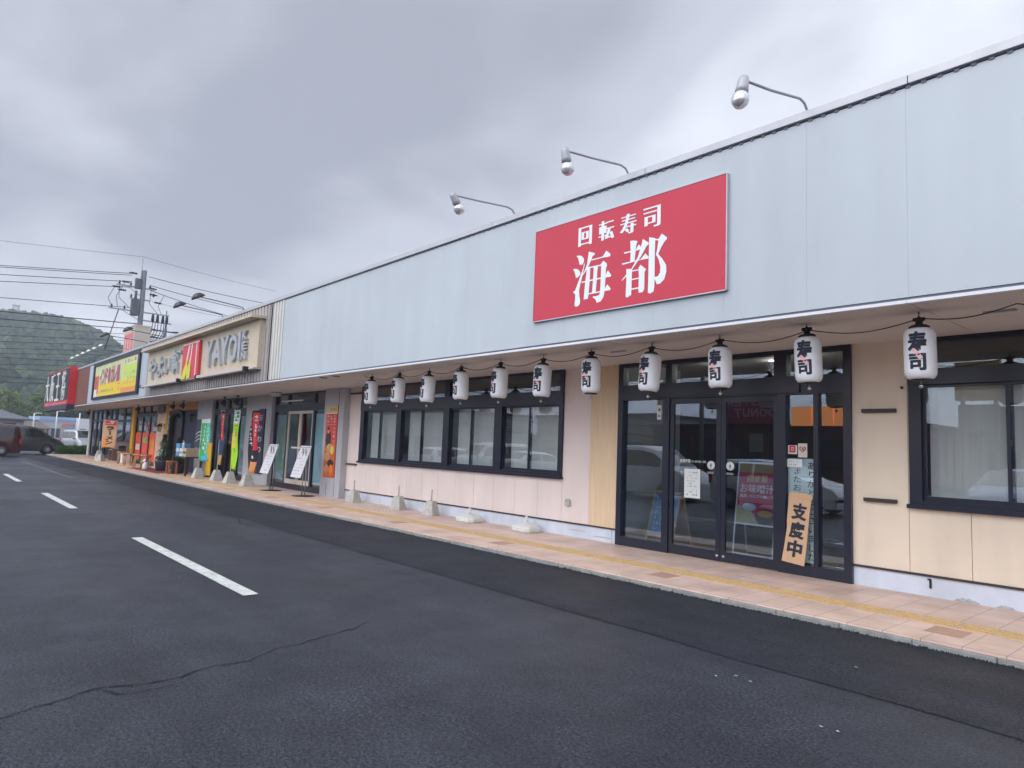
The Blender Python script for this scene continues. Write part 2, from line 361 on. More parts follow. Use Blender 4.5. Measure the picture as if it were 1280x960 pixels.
# kerb, pavement, tactile strip
g = MB()
for i in range(98):
    x = -52.6+i*.6; g.box(x+.003, x+.597, 6.445, 6.50, -.05, .046+.003*math.sin(i*5.3))
struct(g.build('kerb', M_conc, bevel=.006, fix=True))
def tile_mat():
    m = bpy.data.materials.new('paving_tiles'); m.use_nodes = True; t = m.node_tree; p = t.nodes['Principled BSDF']
    co = t.nodes.new('ShaderNodeNewGeometry').outputs['Position']
    mp = t.nodes.new('ShaderNodeMapping'); mp.inputs['Location'].default_value = (.05, -.02, 0); t.links.new(co, mp.inputs[0])
    b = t.nodes.new('ShaderNodeTexBrick'); b.offset = 0; b.squash = 1; b.inputs['Scale'].default_value = 1; b.inputs['Brick Width'].default_value = .3; b.inputs['Row Height'].default_value = .325
    b.inputs['Mortar Size'].default_value = .0035; b.inputs['Mortar Smooth'].default_value = .3
    b.inputs['Color1'].default_value = (.71, .525, .43, 1); b.inputs['Color2'].default_value = (.66, .48, .395, 1); b.inputs['Mortar'].default_value = (.25, .17, .14, 1)
    t.links.new(mp.outputs[0], b.inputs['Vector'])
    n = t.nodes.new('ShaderNodeTexNoise'); n.inputs['Scale'].default_value = 2.2; n.inputs['Detail'].default_value = 7; t.links.new(co, n.inputs[0])
    r = t.nodes.new('ShaderNodeValToRGB'); t.links.new(n.outputs[0], r.inputs[0]); r.color_ramp.elements[0].position = .3; r.color_ramp.elements[0].color = (.8, .78, .76, 1); r.color_ramp.elements[1].position = .65; r.color_ramp.elements[1].color = (1.08, 1.08, 1.08, 1)
    x = t.nodes.new('ShaderNodeMixRGB'); x.blend_type = 'MULTIPLY'; x.inputs[0].default_value = 1; t.links.new(b.outputs[0], x.inputs[1]); t.links.new(r.outputs[0], x.inputs[2]); t.links.new(x.outputs[0], p.inputs['Base Color'])
    p.inputs['Roughness'].default_value = .42
    n2_ = t.nodes.new('ShaderNodeTexNoise'); n2_.inputs['Scale'].default_value = 160; t.links.new(co, n2_.inputs[0])
    bp = t.nodes.new('ShaderNodeBump'); bp.inputs['Strength'].default_value = .2; bp.inputs['Distance'].default_value = .003; t.links.new(n2_.outputs[0], bp.inputs['Height']); t.links.new(bp.outputs[0], p.inputs['Normal'])
    return m
M_tile = tile_mat()
struct(MB().box(-52.6, 6.2, 6.50, 9.2, -.05, .06).build('pavement', M_tile))
g = MB()
for k in range(17): g.box(-2.235-3.02*k, -1.945-3.02*k, 6.815, 7.135, .058, .0625)
struct(g.build('darker_paving_tile', mat('brown_tile', (.48, .29, .21), .5, var=.2)))
M_tact = mat('tactile_base', (.62, .43, .30), .6, var=.15, vscale=8); M_tacty = mat('tactile_yellow', (.56, .38, .12), .55, var=.3, vscale=18)
g = MB()
g.box(-51, 6.2, 7.18, 7.50, .058, .063, 0)
for i in range(191):
    x = -51+i*.3
    for k in range(4): g.box(x+.012, x+.288, 7.21+k*.075, 7.232+k*.075, .063, .068, 1)
struct(g.build('tactile_paving', [M_tact, M_tacty]))
# white paint flecks and grit, weeds in the kerb joint
r = random.Random(5)
for i, (x, y) in enumerate(((-2.62, 4.42), (-2.50, 4.40), (-1.85, 4.02), (-1.76, 4.03), (-2.21, 5.37), (-7.9, 2.27), (-2.7, 4.3))):
    g = MB(); g.add([(x+.018*math.cos(a)*r.uniform(.4, 1), y+.011*math.sin(a)*r.uniform(.4, 1), .0095) for a in [2*math.pi*k/9 for k in range(9)]], [tuple(range(9))]); struct(g.build('paint_fleck', M_white))
g = MB()
for k in range(2600):
    x = -abs(r.gauss(0, 1))*9+1.5; y = 6.447+r.gauss(-.012, .014); s_ = r.uniform(.004, .013)*(1+1.2*max(0, noise.noise(Vector((x*2, 0, 3)))))
    c = Vector((x, y, .005)); vs = [c+Vector((r.uniform(-1, 1), r.uniform(-1, 1), 0))*s_ for _ in range(3)]+[c+Vector((0, 0, s_*1.3))]
    g.add(vs, [(0, 1, 3), (1, 2, 3), (2, 0, 3), (0, 2, 1)])
tag(g.build('gutter_grit', mat('grit', (.035, .04, .03), .9, var=.6, vscale=40)), 'dark grit and moss crumbs along the kerb edge', 'grit', kind='stuff')
# ------------------------------------------------------------------ the building
YF = 8.63
bld = empty('strip_mall', (-23, 12, 0), 'long single storey shopping arcade with white fascia and pink walls', 'building')
# walls: columns of panels with openings
def panels(name, xs, z0, z1, holes, m, y0=YF, th=.05, gap=.006):
    g = MB()
    for a, b in zip(xs[:-1], xs[1:]):
        cuts = sorted({a, b} | {q for h in holes for q in h[:2] if a < q < b})
        for p, q in zip(cuts[:-1], cuts[1:]):
            zz = [(z0, z1)]
            for h in holes:
                if h[0] <= p+1e-6 and h[1] >= q-1e-6:
                    nz = []
                    for u, v_ in zz:
                        if h[2] > u: nz.append((u, min(v_, h[2])))
                        if h[3] < v_: nz.append((max(u, h[3]), v_))
                    zz = nz
            pa = p+(gap/2 if p == a else 0); qb = q-(gap/2 if q == b else 0)
            for u, v_ in zz:
                if v_-u > .01: g.box(pa, qb, y0, y0+th, u, v_)
    return WB(g, name, m, bld)
W1 = (-15.80, -8.51, 1.05, 2.955); W2 = (-2.93, 2.6, 1.05, 2.955)
xs1 = [-16.46]+[-16.03+.6275*k for k in range(12)]+[-8.51, -7.87]
panels('wall', xs1, .30, 2.96, [W1], M_siding_cool)
panels('wall', [-7.87, -7.24], .30, 2.96, [], M_tan, y0=YF-.004)
xs2 = [-3.59, -2.95]+[-2.34+.61*k for k in range(14)]
panels('wall', xs2, .30, 2.96, [W2], M_peach)
# dark backing behind the panel joints and structural walls
g = MB()
g.box(-16.46, -15.82, YF+.052, YF+.2, .06, 2.96); g.box(-15.82, -8.49, YF+.052, YF+.2, .06, 1.04); g.box(-8.49, -7.26, YF+.052, YF+.2, .06, 2.96)
MBK = mat('backing', (.05, .045, .04), .9); WB(g, 'wall_backing', MBK, bld); g = MB()
g.box(-3.57, -2.95, YF+.052, YF+.2, .06, 2.96); g.box(-2.95, 2.62, YF+.052, YF+.2, .06, 1.04); g.box(2.62, 6.0, YF+.052, YF+.2, .06, 2.96)
WB(g, 'wall_backing', MBK, bld)
for a, b in ((-16.46, -7.24), (-3.59, 6.0)):
    x = a; g = MB()
    while x < b-.01:
        q = min(x+1.82, b); g.box(x+.004, q-.004, YF+.008, YF+.05, .05, .272); x = q
    WB(g, 'plinth', M_plinth, bld)
    WB(MB().box(a, b, YF-.014, YF+.05, .274, .298), 'flashing', M_brown, bld)
# flaked patches on the plinth
M_flake = mat('bare_render', (.42, .43, .45), .9, var=.3, vscale=20)
def flake(x0, x1, z0, z1, seed):
    r = random.Random(seed); g = MB(); n = 18; top = []
    for i in range(n+1):
        t = i/n; x = x0+(x1-x0)*t; top.append((x, z0+(z1-z0)*math.sin(math.pi*t)**.6*(.55+.45*r.random())))
    vs = [(x, YF+.0062, z0) for x, z in top]+[(x, YF+.0062, z) for x, z in top]
    g.add(vs, [(i, i+1, n+2+i, n+1+i) for i in range(n)]); return WB(g, 'flaked_paint', M_flake, bld)
flake(-2.52, -2.28, .062, .115, 1); flake(-2.14, -1.97, .062, .10, 2); flake(-8.35, -7.9, .17, .185, 4); flake(-7.8, -7.3, .12, .14, 5)
g = MB(); g.box(-2.757, -2.735, YF-.004, YF+.0075, .15, .25); g.box(-2.775, -2.737, YF-.004, YF+.0075, .238, .253); WB(g, 'drain_hook', M_dark, bld)
# window units with sliding sashes
def window(x0, x1, z0, z1, units, zh0, zh1, blind=True, bl_gap=.10, sill=True, blind_mat=None, y=YF):
    """units: list of (left, right) clear openings; each has two sashes"""
    g = MB(); f0, f1 = y-.035, y+.07
    g.box(x0, x1, f0, f1, z0, z0+.06); g.box(x0, x1, f0, f1, z1-.05, z1); g.box(x0, x1, f0-.01, f1, zh0, zh1)
    xs = [x0]+[(units[i][1], units[i+1][0]) for i in range(len(units)-1)]+[x1]
    g.box(x0, units[0][0], f0, f1, z0+.06, zh0); g.box(units[-1][1], x1, f0, f1, z0+.06, zh0)
    g.box(x0, units[0][0], f0, f1, zh1, z1-.05); g.box(units[-1][1], x1, f0, f1, zh1, z1-.05)
    for i in range(len(units)-1):
        a, b = units[i][1], units[i+1][0]
        g.box(a, b, f0, f1, z0+.06, zh0); g.box(a+.02, b-.02, f0+.002, f1, zh1, z1-.05)
    if sill: g.box(x0-.02, x1+.02, y-.075, y+.0, z0-.035, z0+.012)
    win = WB(g, 'window', M_frame, bld)
    for a, b in units:
        mid = (a+b)/2
        for s_, (p, q) in enumerate(((a, mid+.03), (mid-.03, b))):
            yy = y-.012 if s_ else y+.018; h = MB(); e_ = .035
            h.box(p, p+e_, yy, yy+.024, z0+.06, zh0); h.box(q-e_, q, yy, yy+.024, z0+.06, zh0)
            h.box(p+e_, q-e_, yy, yy+.024, z0+.06, z0+.11); h.box(p+e_, q-e_, yy, yy+.024, zh0-.035, zh0)
            WB(h, 'sash', M_frame, win)
            WB(MB().box(p+e_, q-e_, yy+.009, yy+.014, z0+.11, zh0-.035), 'pane', G_glass, win)
        h = MB(); h.cbox((mid+.01, y-.02, (z0+zh0)/2+.03), (.03, .02, .06)); WB(h, 'latch', M_dark, win)
        WB(MB().box(a+.02, b-.02, y+.02, y+.025, zh1, z1-.05), 'pane', G_glass, win)
        if blind:
            h = MB(); r = random.Random(int(a*100)); xx = a+bl_gap
            while xx < b-.03:
                ww = .085; an = .014*r.uniform(.4, 1.4)
                h.add([(xx, y+.16, z0+.05), (xx+ww, y+.16+an, z0+.05), (xx+ww, y+.16+an, zh0), (xx, y+.16, zh0)], [(0, 1, 2, 3)]); xx += ww-.004
            WB(h, 'blind', blind_mat or M_blind, win)
    return win
window(*W1, [(-15.62, -14.06), (-13.86, -12.14), (-11.93, -10.40), (-10.18, -8.60)], 2.33, 2.58)
window(*W2, [(-2.80, -1.14), (-.97, .70), (.87, 2.45)], 2.42, 2.60, bl_gap=.03)
# a few orange tubes (child seats' stand) seen in the gaps between the blinds
# ---- sushi shop entrance
g = MB(); y0, y1 = YF-.05, YF+.09
g.box(-7.24, -7.14, y0, y1, .06, 2.955); g.box(-3.66, -3.57, y0, y1, .06, 2.955)
g.box(-6.35, -6.235, y0, y1, .06, 2.36); g.box(-4.50, -4.40, y0, y1, .06, 2.36); g.box(-4.035, -3.975, y0+.01, y1, .20, 2.40)
g.box(-7.14, -3.66, y0, y1, 2.36, 2.60); g.box(-7.14, -3.66, y0, y1, 2.90, 2.955)
g.box(-6.31, -6.20, y0, y1, 2.60, 2.90); g.box(-4.56, -4.39, y0, y1, 2.60, 2.90)
g.box(-7.14, -6.35, y0, y1, .06, .20); g.box(-4.40, -3.66, y0, y1, .06, .20)
g.box(-6.6, -4.2, y0-.03, y0, 2.38, 2.50)
ent = WB(g, 'entrance', M_frame, bld)
for a, b, z0, z1 in ((-7.14, -6.35, .20, 2.36), (-4.40, -4.035, .20, 2.36), (-3.975, -3.66, .20, 2.36)):
    WB(MB().box(a, b, YF+.01, YF+.018, z0, z1), 'fixed_pane', G_door, ent)
for a, b in ((-7.14, -6.31), (-6.20, -4.56), (-4.39, -3.66)):
    WB(MB().box(a, b, YF+.01, YF+.018, 2.60, 2.90), 'transom_pane', G_door, ent)
for a, b in ((-6.235, -5.36), (-5.36, -4.50)):
    h = MB(); s_ = .075; yy = YF-.03
    h.box(a+.003, a+s_, yy, yy+.04, .075, 2.355); h.box(b-s_, b-.003, yy, yy+.04, .075, 2.355)
    h.box(a+s_, b-s_, yy, yy+.04, .075, .20); h.box(a+s_, b-s_, yy, yy+.04, 2.28, 2.355)
    leaf = WB(h, 'door_leaf', M_frame, ent)
    hx = b-.05 if a < -6 else a+.05
    hh = MB(); hh.tube([(hx, yy-.006, .135), (hx, yy, .135)], .022, 14); WB(hh, 'lock', M_steel, ent)
    WB(MB().box(a+s_, b-s_, yy+.016, yy+.024, .20, 2.28), 'door_pane', G_door, ent)
# ---- grey pillars
def pillar(x0, x1, y0, m=M_grey):
    g = MB(); g.box(x0, x1, y0, YF+.25, .06, 2.955); return WB(g, 'pillar', m, bld, bevel=.008, fix=True)
pillar(-17.58, -16.46, 8.45); pillar(-23.62, -21.42, 8.50); pillar(-29.0, -27.25, 8.50)
# narrow joint strips on the pillars
g = MB(); g.box(-16.75, -16.74, 8.445, 8.449, .1, 2.95); g.box(-17.2, -17.19, 8.445, 8.449, .1, .42); WB(g, 'joint', M_brown, bld)
def shopfront(name, x0, x1, mull, zh0, zh1, film=(), kick=.22, door=None, fm=M_frame, y=YF, pane=G_door, filmz=(.3, 2.3)):
    g = MB(); y0, y1 = y-.03, y+.07
    g.box(x0, x0+.09, y0, y1, .06, 2.955); g.box(x1-.09, x1, y0, y1, .06, 2.955)
    g.box(x0+.09, x1-.09, y0, y1, zh0, zh1); g.box(x0+.09, x1-.09, y0, y1, 2.905, 2.955); g.box(x0+.09, x1-.09, y0, y1, .06, kick)
    xs = [x0+.09]
    for a, wd in mull:
        g.box(a, a+wd, y0+.003, y1, kick, zh0); g.box(a, a+wd, y0+.003, y1, zh1, 2.905); xs += [a, a+wd]
    xs.append(x1-.09)
    f = WB(g, name, fm, bld)
    for i in range(0, len(xs), 2):
        WB(MB().box(xs[i], xs[i+1], y+.01, y+.016, kick, zh0), 'pane', pane, f)
        WB(MB().box(xs[i], xs[i+1], y+.01, y+.016, zh1, 2.905), 'pane', pane, f)
        if i//2 in film: WB(MB().box(xs[i]+.01, xs[i+1]-.01, y+.03, y+.034, filmz[0], filmz[1]), 'frosted_film', M_frost, f)
    return f
# ---- set-meal restaurant entrance
f = shopfront('shopfront', -21.40, -17.60, [(-20.45, .10), (-18.62, .10)], 2.40, 2.62, film=(0, 2))
M_stile = mat('cream_stile', (.60, .52, .45), .5)
for a, b in ((-20.35, -19.50), (-19.48, -18.62)):
    h = MB(); yy = YF-.02
    h.box(a+.0, a+.06, yy, yy+.04, .23, 2.40); h.box(b-.06, b, yy, yy+.04, .23, 2.40); h.box(a+.06, b-.06, yy, yy+.04, .225, .36); h.box(a+.06, b-.06, yy, yy+.04, 2.32, 2.398)
    WB(h, 'door_leaf', M_stile, f)
h = MB(); h.box(-19.9, -19.2, YF-.06, YF-.05, 1.28, 1.33); WB(h, 'door_handle', M_white, f)
h = MB(); h.tube([(-20.6, YF-.15, 2.70), (-19.1, YF-.15, 2.70)], .025, 8); WB(h, 'tube_light', mat('tube', (.75, .75, .72), .4), f)
# ---- windows between the two grey pillars
f = shopfront('shopfront', -27.22, -23.62, [(-25.88, .22), (-24.75, .22)], 2.38, 2.58, film=(2,))
# ---- curry restaurant: yellow posts, mural, dark entrance
g = MB(); g.box(-40.12, -39.56, YF-.12, YF+.1, .06, 2.955); WB(g, 'pillar', M_yellow, bld, bevel=.01, fix=True)
f = shopfront('shopfront', -39.54, -35.3, [(-38.25, .14), (-36.85, .14)], 2.42, 2.58)
g = MB(); g.box(-35.3, -33.35, YF-.05, YF+.1, .06, 2.955); WB(g, 'wall', mat('mural_wall', (.52, .36, .22), .7, var=.5, vscale=2.2, col2=(.62, .50, .40)), bld)
g = MB(); g.box(-33.75, -33.35, YF-.10, YF-.052, .06, 1.75); g.box(-33.75, -33.55, YF-.10, YF-.052, 1.75, 2.955); WB(g, 'pillar', M_yellow, bld)
g = MB(); g.box(-35.3, -33.78, YF-.10, YF-.052, 2.52, 2.955); WB(g, 'wall_panel', mat('ochre_board', (.42, .25, .10), .7, var=.2), bld)
g = MB(); g.box(-33.35, -29.0, YF-.06, YF+.1, 2.62, 2.955); WB(g, 'wall_panel', mat('orange_header', (.62, .30, .05), .6, var=.15), bld)
M_navy = mat('navy_panel', (.012, .016, .045), .6, var=.4, vscale=3)
WB(MB().box(-33.35, -32.9, YF-.07, YF+.1, .06, 2.62), 'wall_panel', M_navy, bld); g = MB(); g.box(-30.9, -29.0, YF-.07, YF+.1, .06, 2.62)
WB(g, 'wall_panel', M_navy, bld)
# arched dark surround over the curry shop door
g = MB(); n = 18; ring = []
for i in range(n+1):
    a = math.pi*i/n; ring.append((-31.9-1.0*math.cos(a), 2.25+.42*math.sin(a)))
poly = [(-32.9, .06)]+ring+[(-30.9, .06), (-31.05, .06)]+[(-31.9-.85*math.cos(a_), 2.22+.28*math.sin(a_)) for a_ in [math.pi-math.pi*i/n for i in range(n+1)]]+[(-32.75, .06)]
g.prism(poly, YF-.16, YF-.02); arch = WB(g, 'door_surround', mat('dark_wood', (.015, .012, .014), .6), bld)
WB(MB().box(-32.75, -31.05, YF+.02, YF+.06, .06, 2.3), 'door', mat('dark_door', (.02, .016, .02), .4), bld)
g = MB()
for i in range(9): g.box(-33.28+.02*(i % 2), -33.02+.02*(i % 3), YF-.075, YF-.0705, .3+i*.25, .42+i*.25)
WB(g, 'mosaic', mat('mosaic_white', (.55, .56, .58), .6, var=.6, vscale=25), bld)
# ---- chinese restaurant at the far end
M_bw = mat('brown_wall', (.20, .13, .11), .7, var=.15)
f = shopfront('shopfront', -51.25, -44.4, [(-50.0, .45), (-48.7, .45), (-47.3, .45), (-46.0, .45)], 2.25, 2.36, kick=.2)
g = MB(); g.box(-44.4, -40.12, YF, YF+.1, .06, 1.08); g.box(-40.62, -40.12, YF, YF+.1, 1.08, 2.955); WB(g, 'wall', M_bw, bld)
g = MB(); y0, y1 = YF-.02, YF+.07
g.box(-44.4, -44.1, y0, y1, 1.08, 2.955); g.box(-42.5, -42.1, y0, y1, 1.08, 2.955); g.box(-40.75, -40.62, y0, y1, 1.08, 2.955)
for p, q in ((-44.1, -42.5), (-42.1, -40.75)):
    g.box(p, q, y0, y1, 1.08, 1.15); g.box(p, q, y0, y1, 2.18, 2.30); g.box(p, q, y0, y1, 2.9, 2.955)
win = WB(g, 'window', M_frame, bld)
for p, q in ((-44.1, -42.5), (-42.1, -40.75)):
    WB(MB().box(p, q, YF+.01, YF+.016, 1.15, 2.18), 'pane', G_glass, win); WB(MB().box(p, q, YF+.01, YF+.016, 2.3, 2.9), 'pane', G_glass, win)
WB(MB().box(-42.05, -40.8, YF+.06, YF+.07, 1.15, 2.15), 'window_film', mat('window_print', (.50, .48, .45), .8, var=.7, vscale=6), win)
g = MB(); g.box(-51.75, -51.27, YF-.1, YF+.3, -.0, 2.955); WB(g, 'pillar', M_white, bld)
# ---- soffit, fascias, trims
g = MB()
x = -53.2
while x < 6:
    g.box(x+.004, x+1.816, 6.62, 7.07, 2.952, 2.972); g.box(x+.004, x+1.816, 7.076, 8.7, 2.956, 2.976); x += 1.82
WB(g, 'soffit', M_soffit, bld)
WB(MB().box(-53.2, 6.5, 6.68, 8.9, 2.98, 3.02), 'soffit_backing', M_int, bld)
ZT = 4.965
seams = [-16.30, -15.4, -14.45, -13.55, -12.617, -11.6, -10.7, -9.754, -8.834, -7.899, -6.95, -6.0, -5.05, -4.1, -3.162, -2.231, -1.3, -.35, .6, 1.55, 2.5, 3.45, 4.4, 5.35, 6.3]
g = MB()
for a, b in zip(seams[:-1], seams[1:]): g.box(a+.0006, b-.0006, 6.60, 6.64, 3.0, ZT)
WB(g, 'fascia', M_fascia, bld)
g = MB(); g.box(-16.3, 6.3, 6.642, 6.66, 2.98, ZT); WB(g, 'fascia_backing', mat('fascia_joint', (.47, .515, .545), .8), bld)
M_fasc2 = mat('fascia_panel_far', (.48, .53, .59), .4, var=.05, vscale=1, streak=.08)
g = MB(); 
for a, b in ((-41.2, -38.3), (-38.3, -35.3), (-35.3, -32.3), (-32.3, -29.35)): g.box(a+.003, b-.003, 6.60, 6.64, 3.0, ZT)
WB(g, 'fascia', M_fasc2, bld)
def corrug(x0, x1, pitch_, m, name='corrugated_fascia', z0=3.0, z1=ZT):
    g = MB(); vs = []; x = x0; prof = []
    while x < x1-.001:
        prof += [(x, 6.65), (x+pitch_*.30, 6.65), (x+pitch_*.38, 6.585), (x+pitch_*.92, 6.585)]; x += pitch_
    prof.append((x1, 6.65)); n = len(prof)
    vs = [(a, b, z0) for a, b in prof]+[(a, b, z1) for a, b in prof]
    g.add(vs, [(i, i+1, n+i+1, n+i) for i in range(n-1)]); return WB(g, name, m, bld)
corrug(-29.35, -17.12, .21, M_taupe); corrug(-17.12, -16.30, .17, M_cream); corrug(-44.7, -41.2, .22, M_rust); corrug(-53.2, -44.7, .22, M_rust)
# cap flashing and its shadow gap with clips, lower edge trim
g = MB(); 
x = -53.2
while x < 6.3:
    q = min(x+3.0, 6.3); g.box(x+.003, q-.003, 6.566, 6.75, 4.985, 5.072); x += 3.0
WB(g, 'roof_trim', M_trim, bld, bevel=.005, fix=True)
g = MB(); g.box(-53.2, 6.3, 6.588, 6.70, 4.976, 4.9848); x = -16.3
while x < 6.2: g.box(x+.035, x+.075, 6.590, 6.5995, 4.955, 4.979); x += .13
WB(g, 'trim_gap', mat('gap_grey', (.16, .17, .20), .6), bld)
g = MB(); x = -53.2
while x < 6.3:
    q = min(x+3.64, 6.3); g.box(x+.002, q-.002, 6.578, 6.64, 2.942, 2.972); x += 3.64
WB(g, 'eaves_trim', mat('eaves_white', (.72, .72, .75), .5), bld)
WB(MB().box(-53.2, 6.3, 6.588, 6.66, 2.974, 2.990), 'eaves_gap', mat('eaves_dark', (.10, .11, .14), .6), bld)
WB(MB().box(-53.0, 6.2, 6.72, 22, 4.70, 4.86), 'roof', mat('roof_sheet', (.30, .31, .33), .6, var=.2), bld)
WB(MB().box(-53.2, -53.0, 6.66, 22, 2.98, 4.98), 'end_wall', M_rust, bld)
WB(MB().box(-51.7, -51.5, 8.95, 22, 0, 2.98), 'end_wall', M_white, bld)
WB(MB().box(6.0, 6.2, 8.7, 22, 0, 4.9), 'end_wall', M_peach, bld)
WB(MB().box(-51.5, 6.0, 21.8, 22, 0, 4.7), 'rear_wall', M_grey, bld)
# interior shells
WB(MB().box(-51.5, 6.0, 9.0, 21.8, 3.03, 3.08), 'ceiling', M_intw, bld)
WB(MB().box(-51.5, 6.0, 8.72, 21.8, .02, .062), 'interior_floor', M_intf, bld)
g = MB()
for x in (-17.0, -28.2, -40.0): g.box(x-.08, x+.08, 8.9, 21.8, .06, 3.03)
WB(g, 'partition', M_intw, bld)
WB(MB().box(-17, 6, 13.4, 13.5, .06, 3.03), 'partition', mat('sushi_bar_wall', (.11, .085, .07), .8, var=.4, vscale=1), bld)
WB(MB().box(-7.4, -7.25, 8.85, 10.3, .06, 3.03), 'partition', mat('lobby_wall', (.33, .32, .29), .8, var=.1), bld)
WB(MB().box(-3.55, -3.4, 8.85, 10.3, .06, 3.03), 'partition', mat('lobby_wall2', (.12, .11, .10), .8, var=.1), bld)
# lit downlights seen through the transom
M_lit = mat('downlight_lit', (1, .93, .8), .5, emit=5)
for (x, y) in ((-6.2, 9.8), (-5.3, 9.9), (-4.6, 9.6), (-3.9, 10.3), (-5.6, 11.4), (-4.3, 11.6)):
    g = MB(); g.lathe([(.045, 0), (.045, -.006)], (x, y, 3.03), 14); WB(g, 'downlight', M_lit, bld)
    if y < 10.5:
        pl = bpy.data.lights.new('downlight_lamp', 'POINT'); pl.energy = 3.5; pl.color = (1, .90, .78); pl.shadow_soft_size = .08
        po_ = bpy.data.objects.new('downlight_lamp', pl); po_.location = (x, y, 2.93); COL.objects.link(po_)
# soffit downlights and dome
for x in (-14.42, -13.8, -20.9, -22.7, -26.1, -35.5, -46):
    g = MB(); g.lathe([(.09, 0), (.10, -.012), (.075, -.014), (.07, -.004)], (x, 6.85, 2.952), 18); WB(g, 'soffit_light', mat('soffit_light', (.30, .25, .23), .5), bld)
for x in (-10.0, -1.75, -6.3):
    g = MB(); g.box(x-.13, x+.13, 7.42, 7.46, 2.935, 2.957); WB(g, 'soffit_vent', M_grey, bld)
g = MB(); g.lathe([(.16, 0), (.18, -.03), (.16, -.08), (.10, -.12), (.02, -.135)], (-20.4, 8.2, 2.955), 22); WB(g, 'dome_light', mat('dome_white', (.55, .54, .52), .4), bld)
# brown brackets
for (x0, x1, z) in ((-3.445, -3.065, 2.13), (-3.43, -3.07, 1.075)):
    g = MB(); g.box(x0, x1, YF-.05, YF, z-.022, z+.022); g.box(x0+.02, x1-.02, YF-.053, YF-.0505, z-.012, z+.012); WB(g, 'bracket', M_brown, bld)
for (x0, x1, z) in ((-16.40, -15.86, 2.80), (-16.42, -15.90, .96)):
    g = MB(); g.box(x0, x1, YF-.05, YF, z-.02, z+.02); WB(g, 'bracket', M_brown, bld)
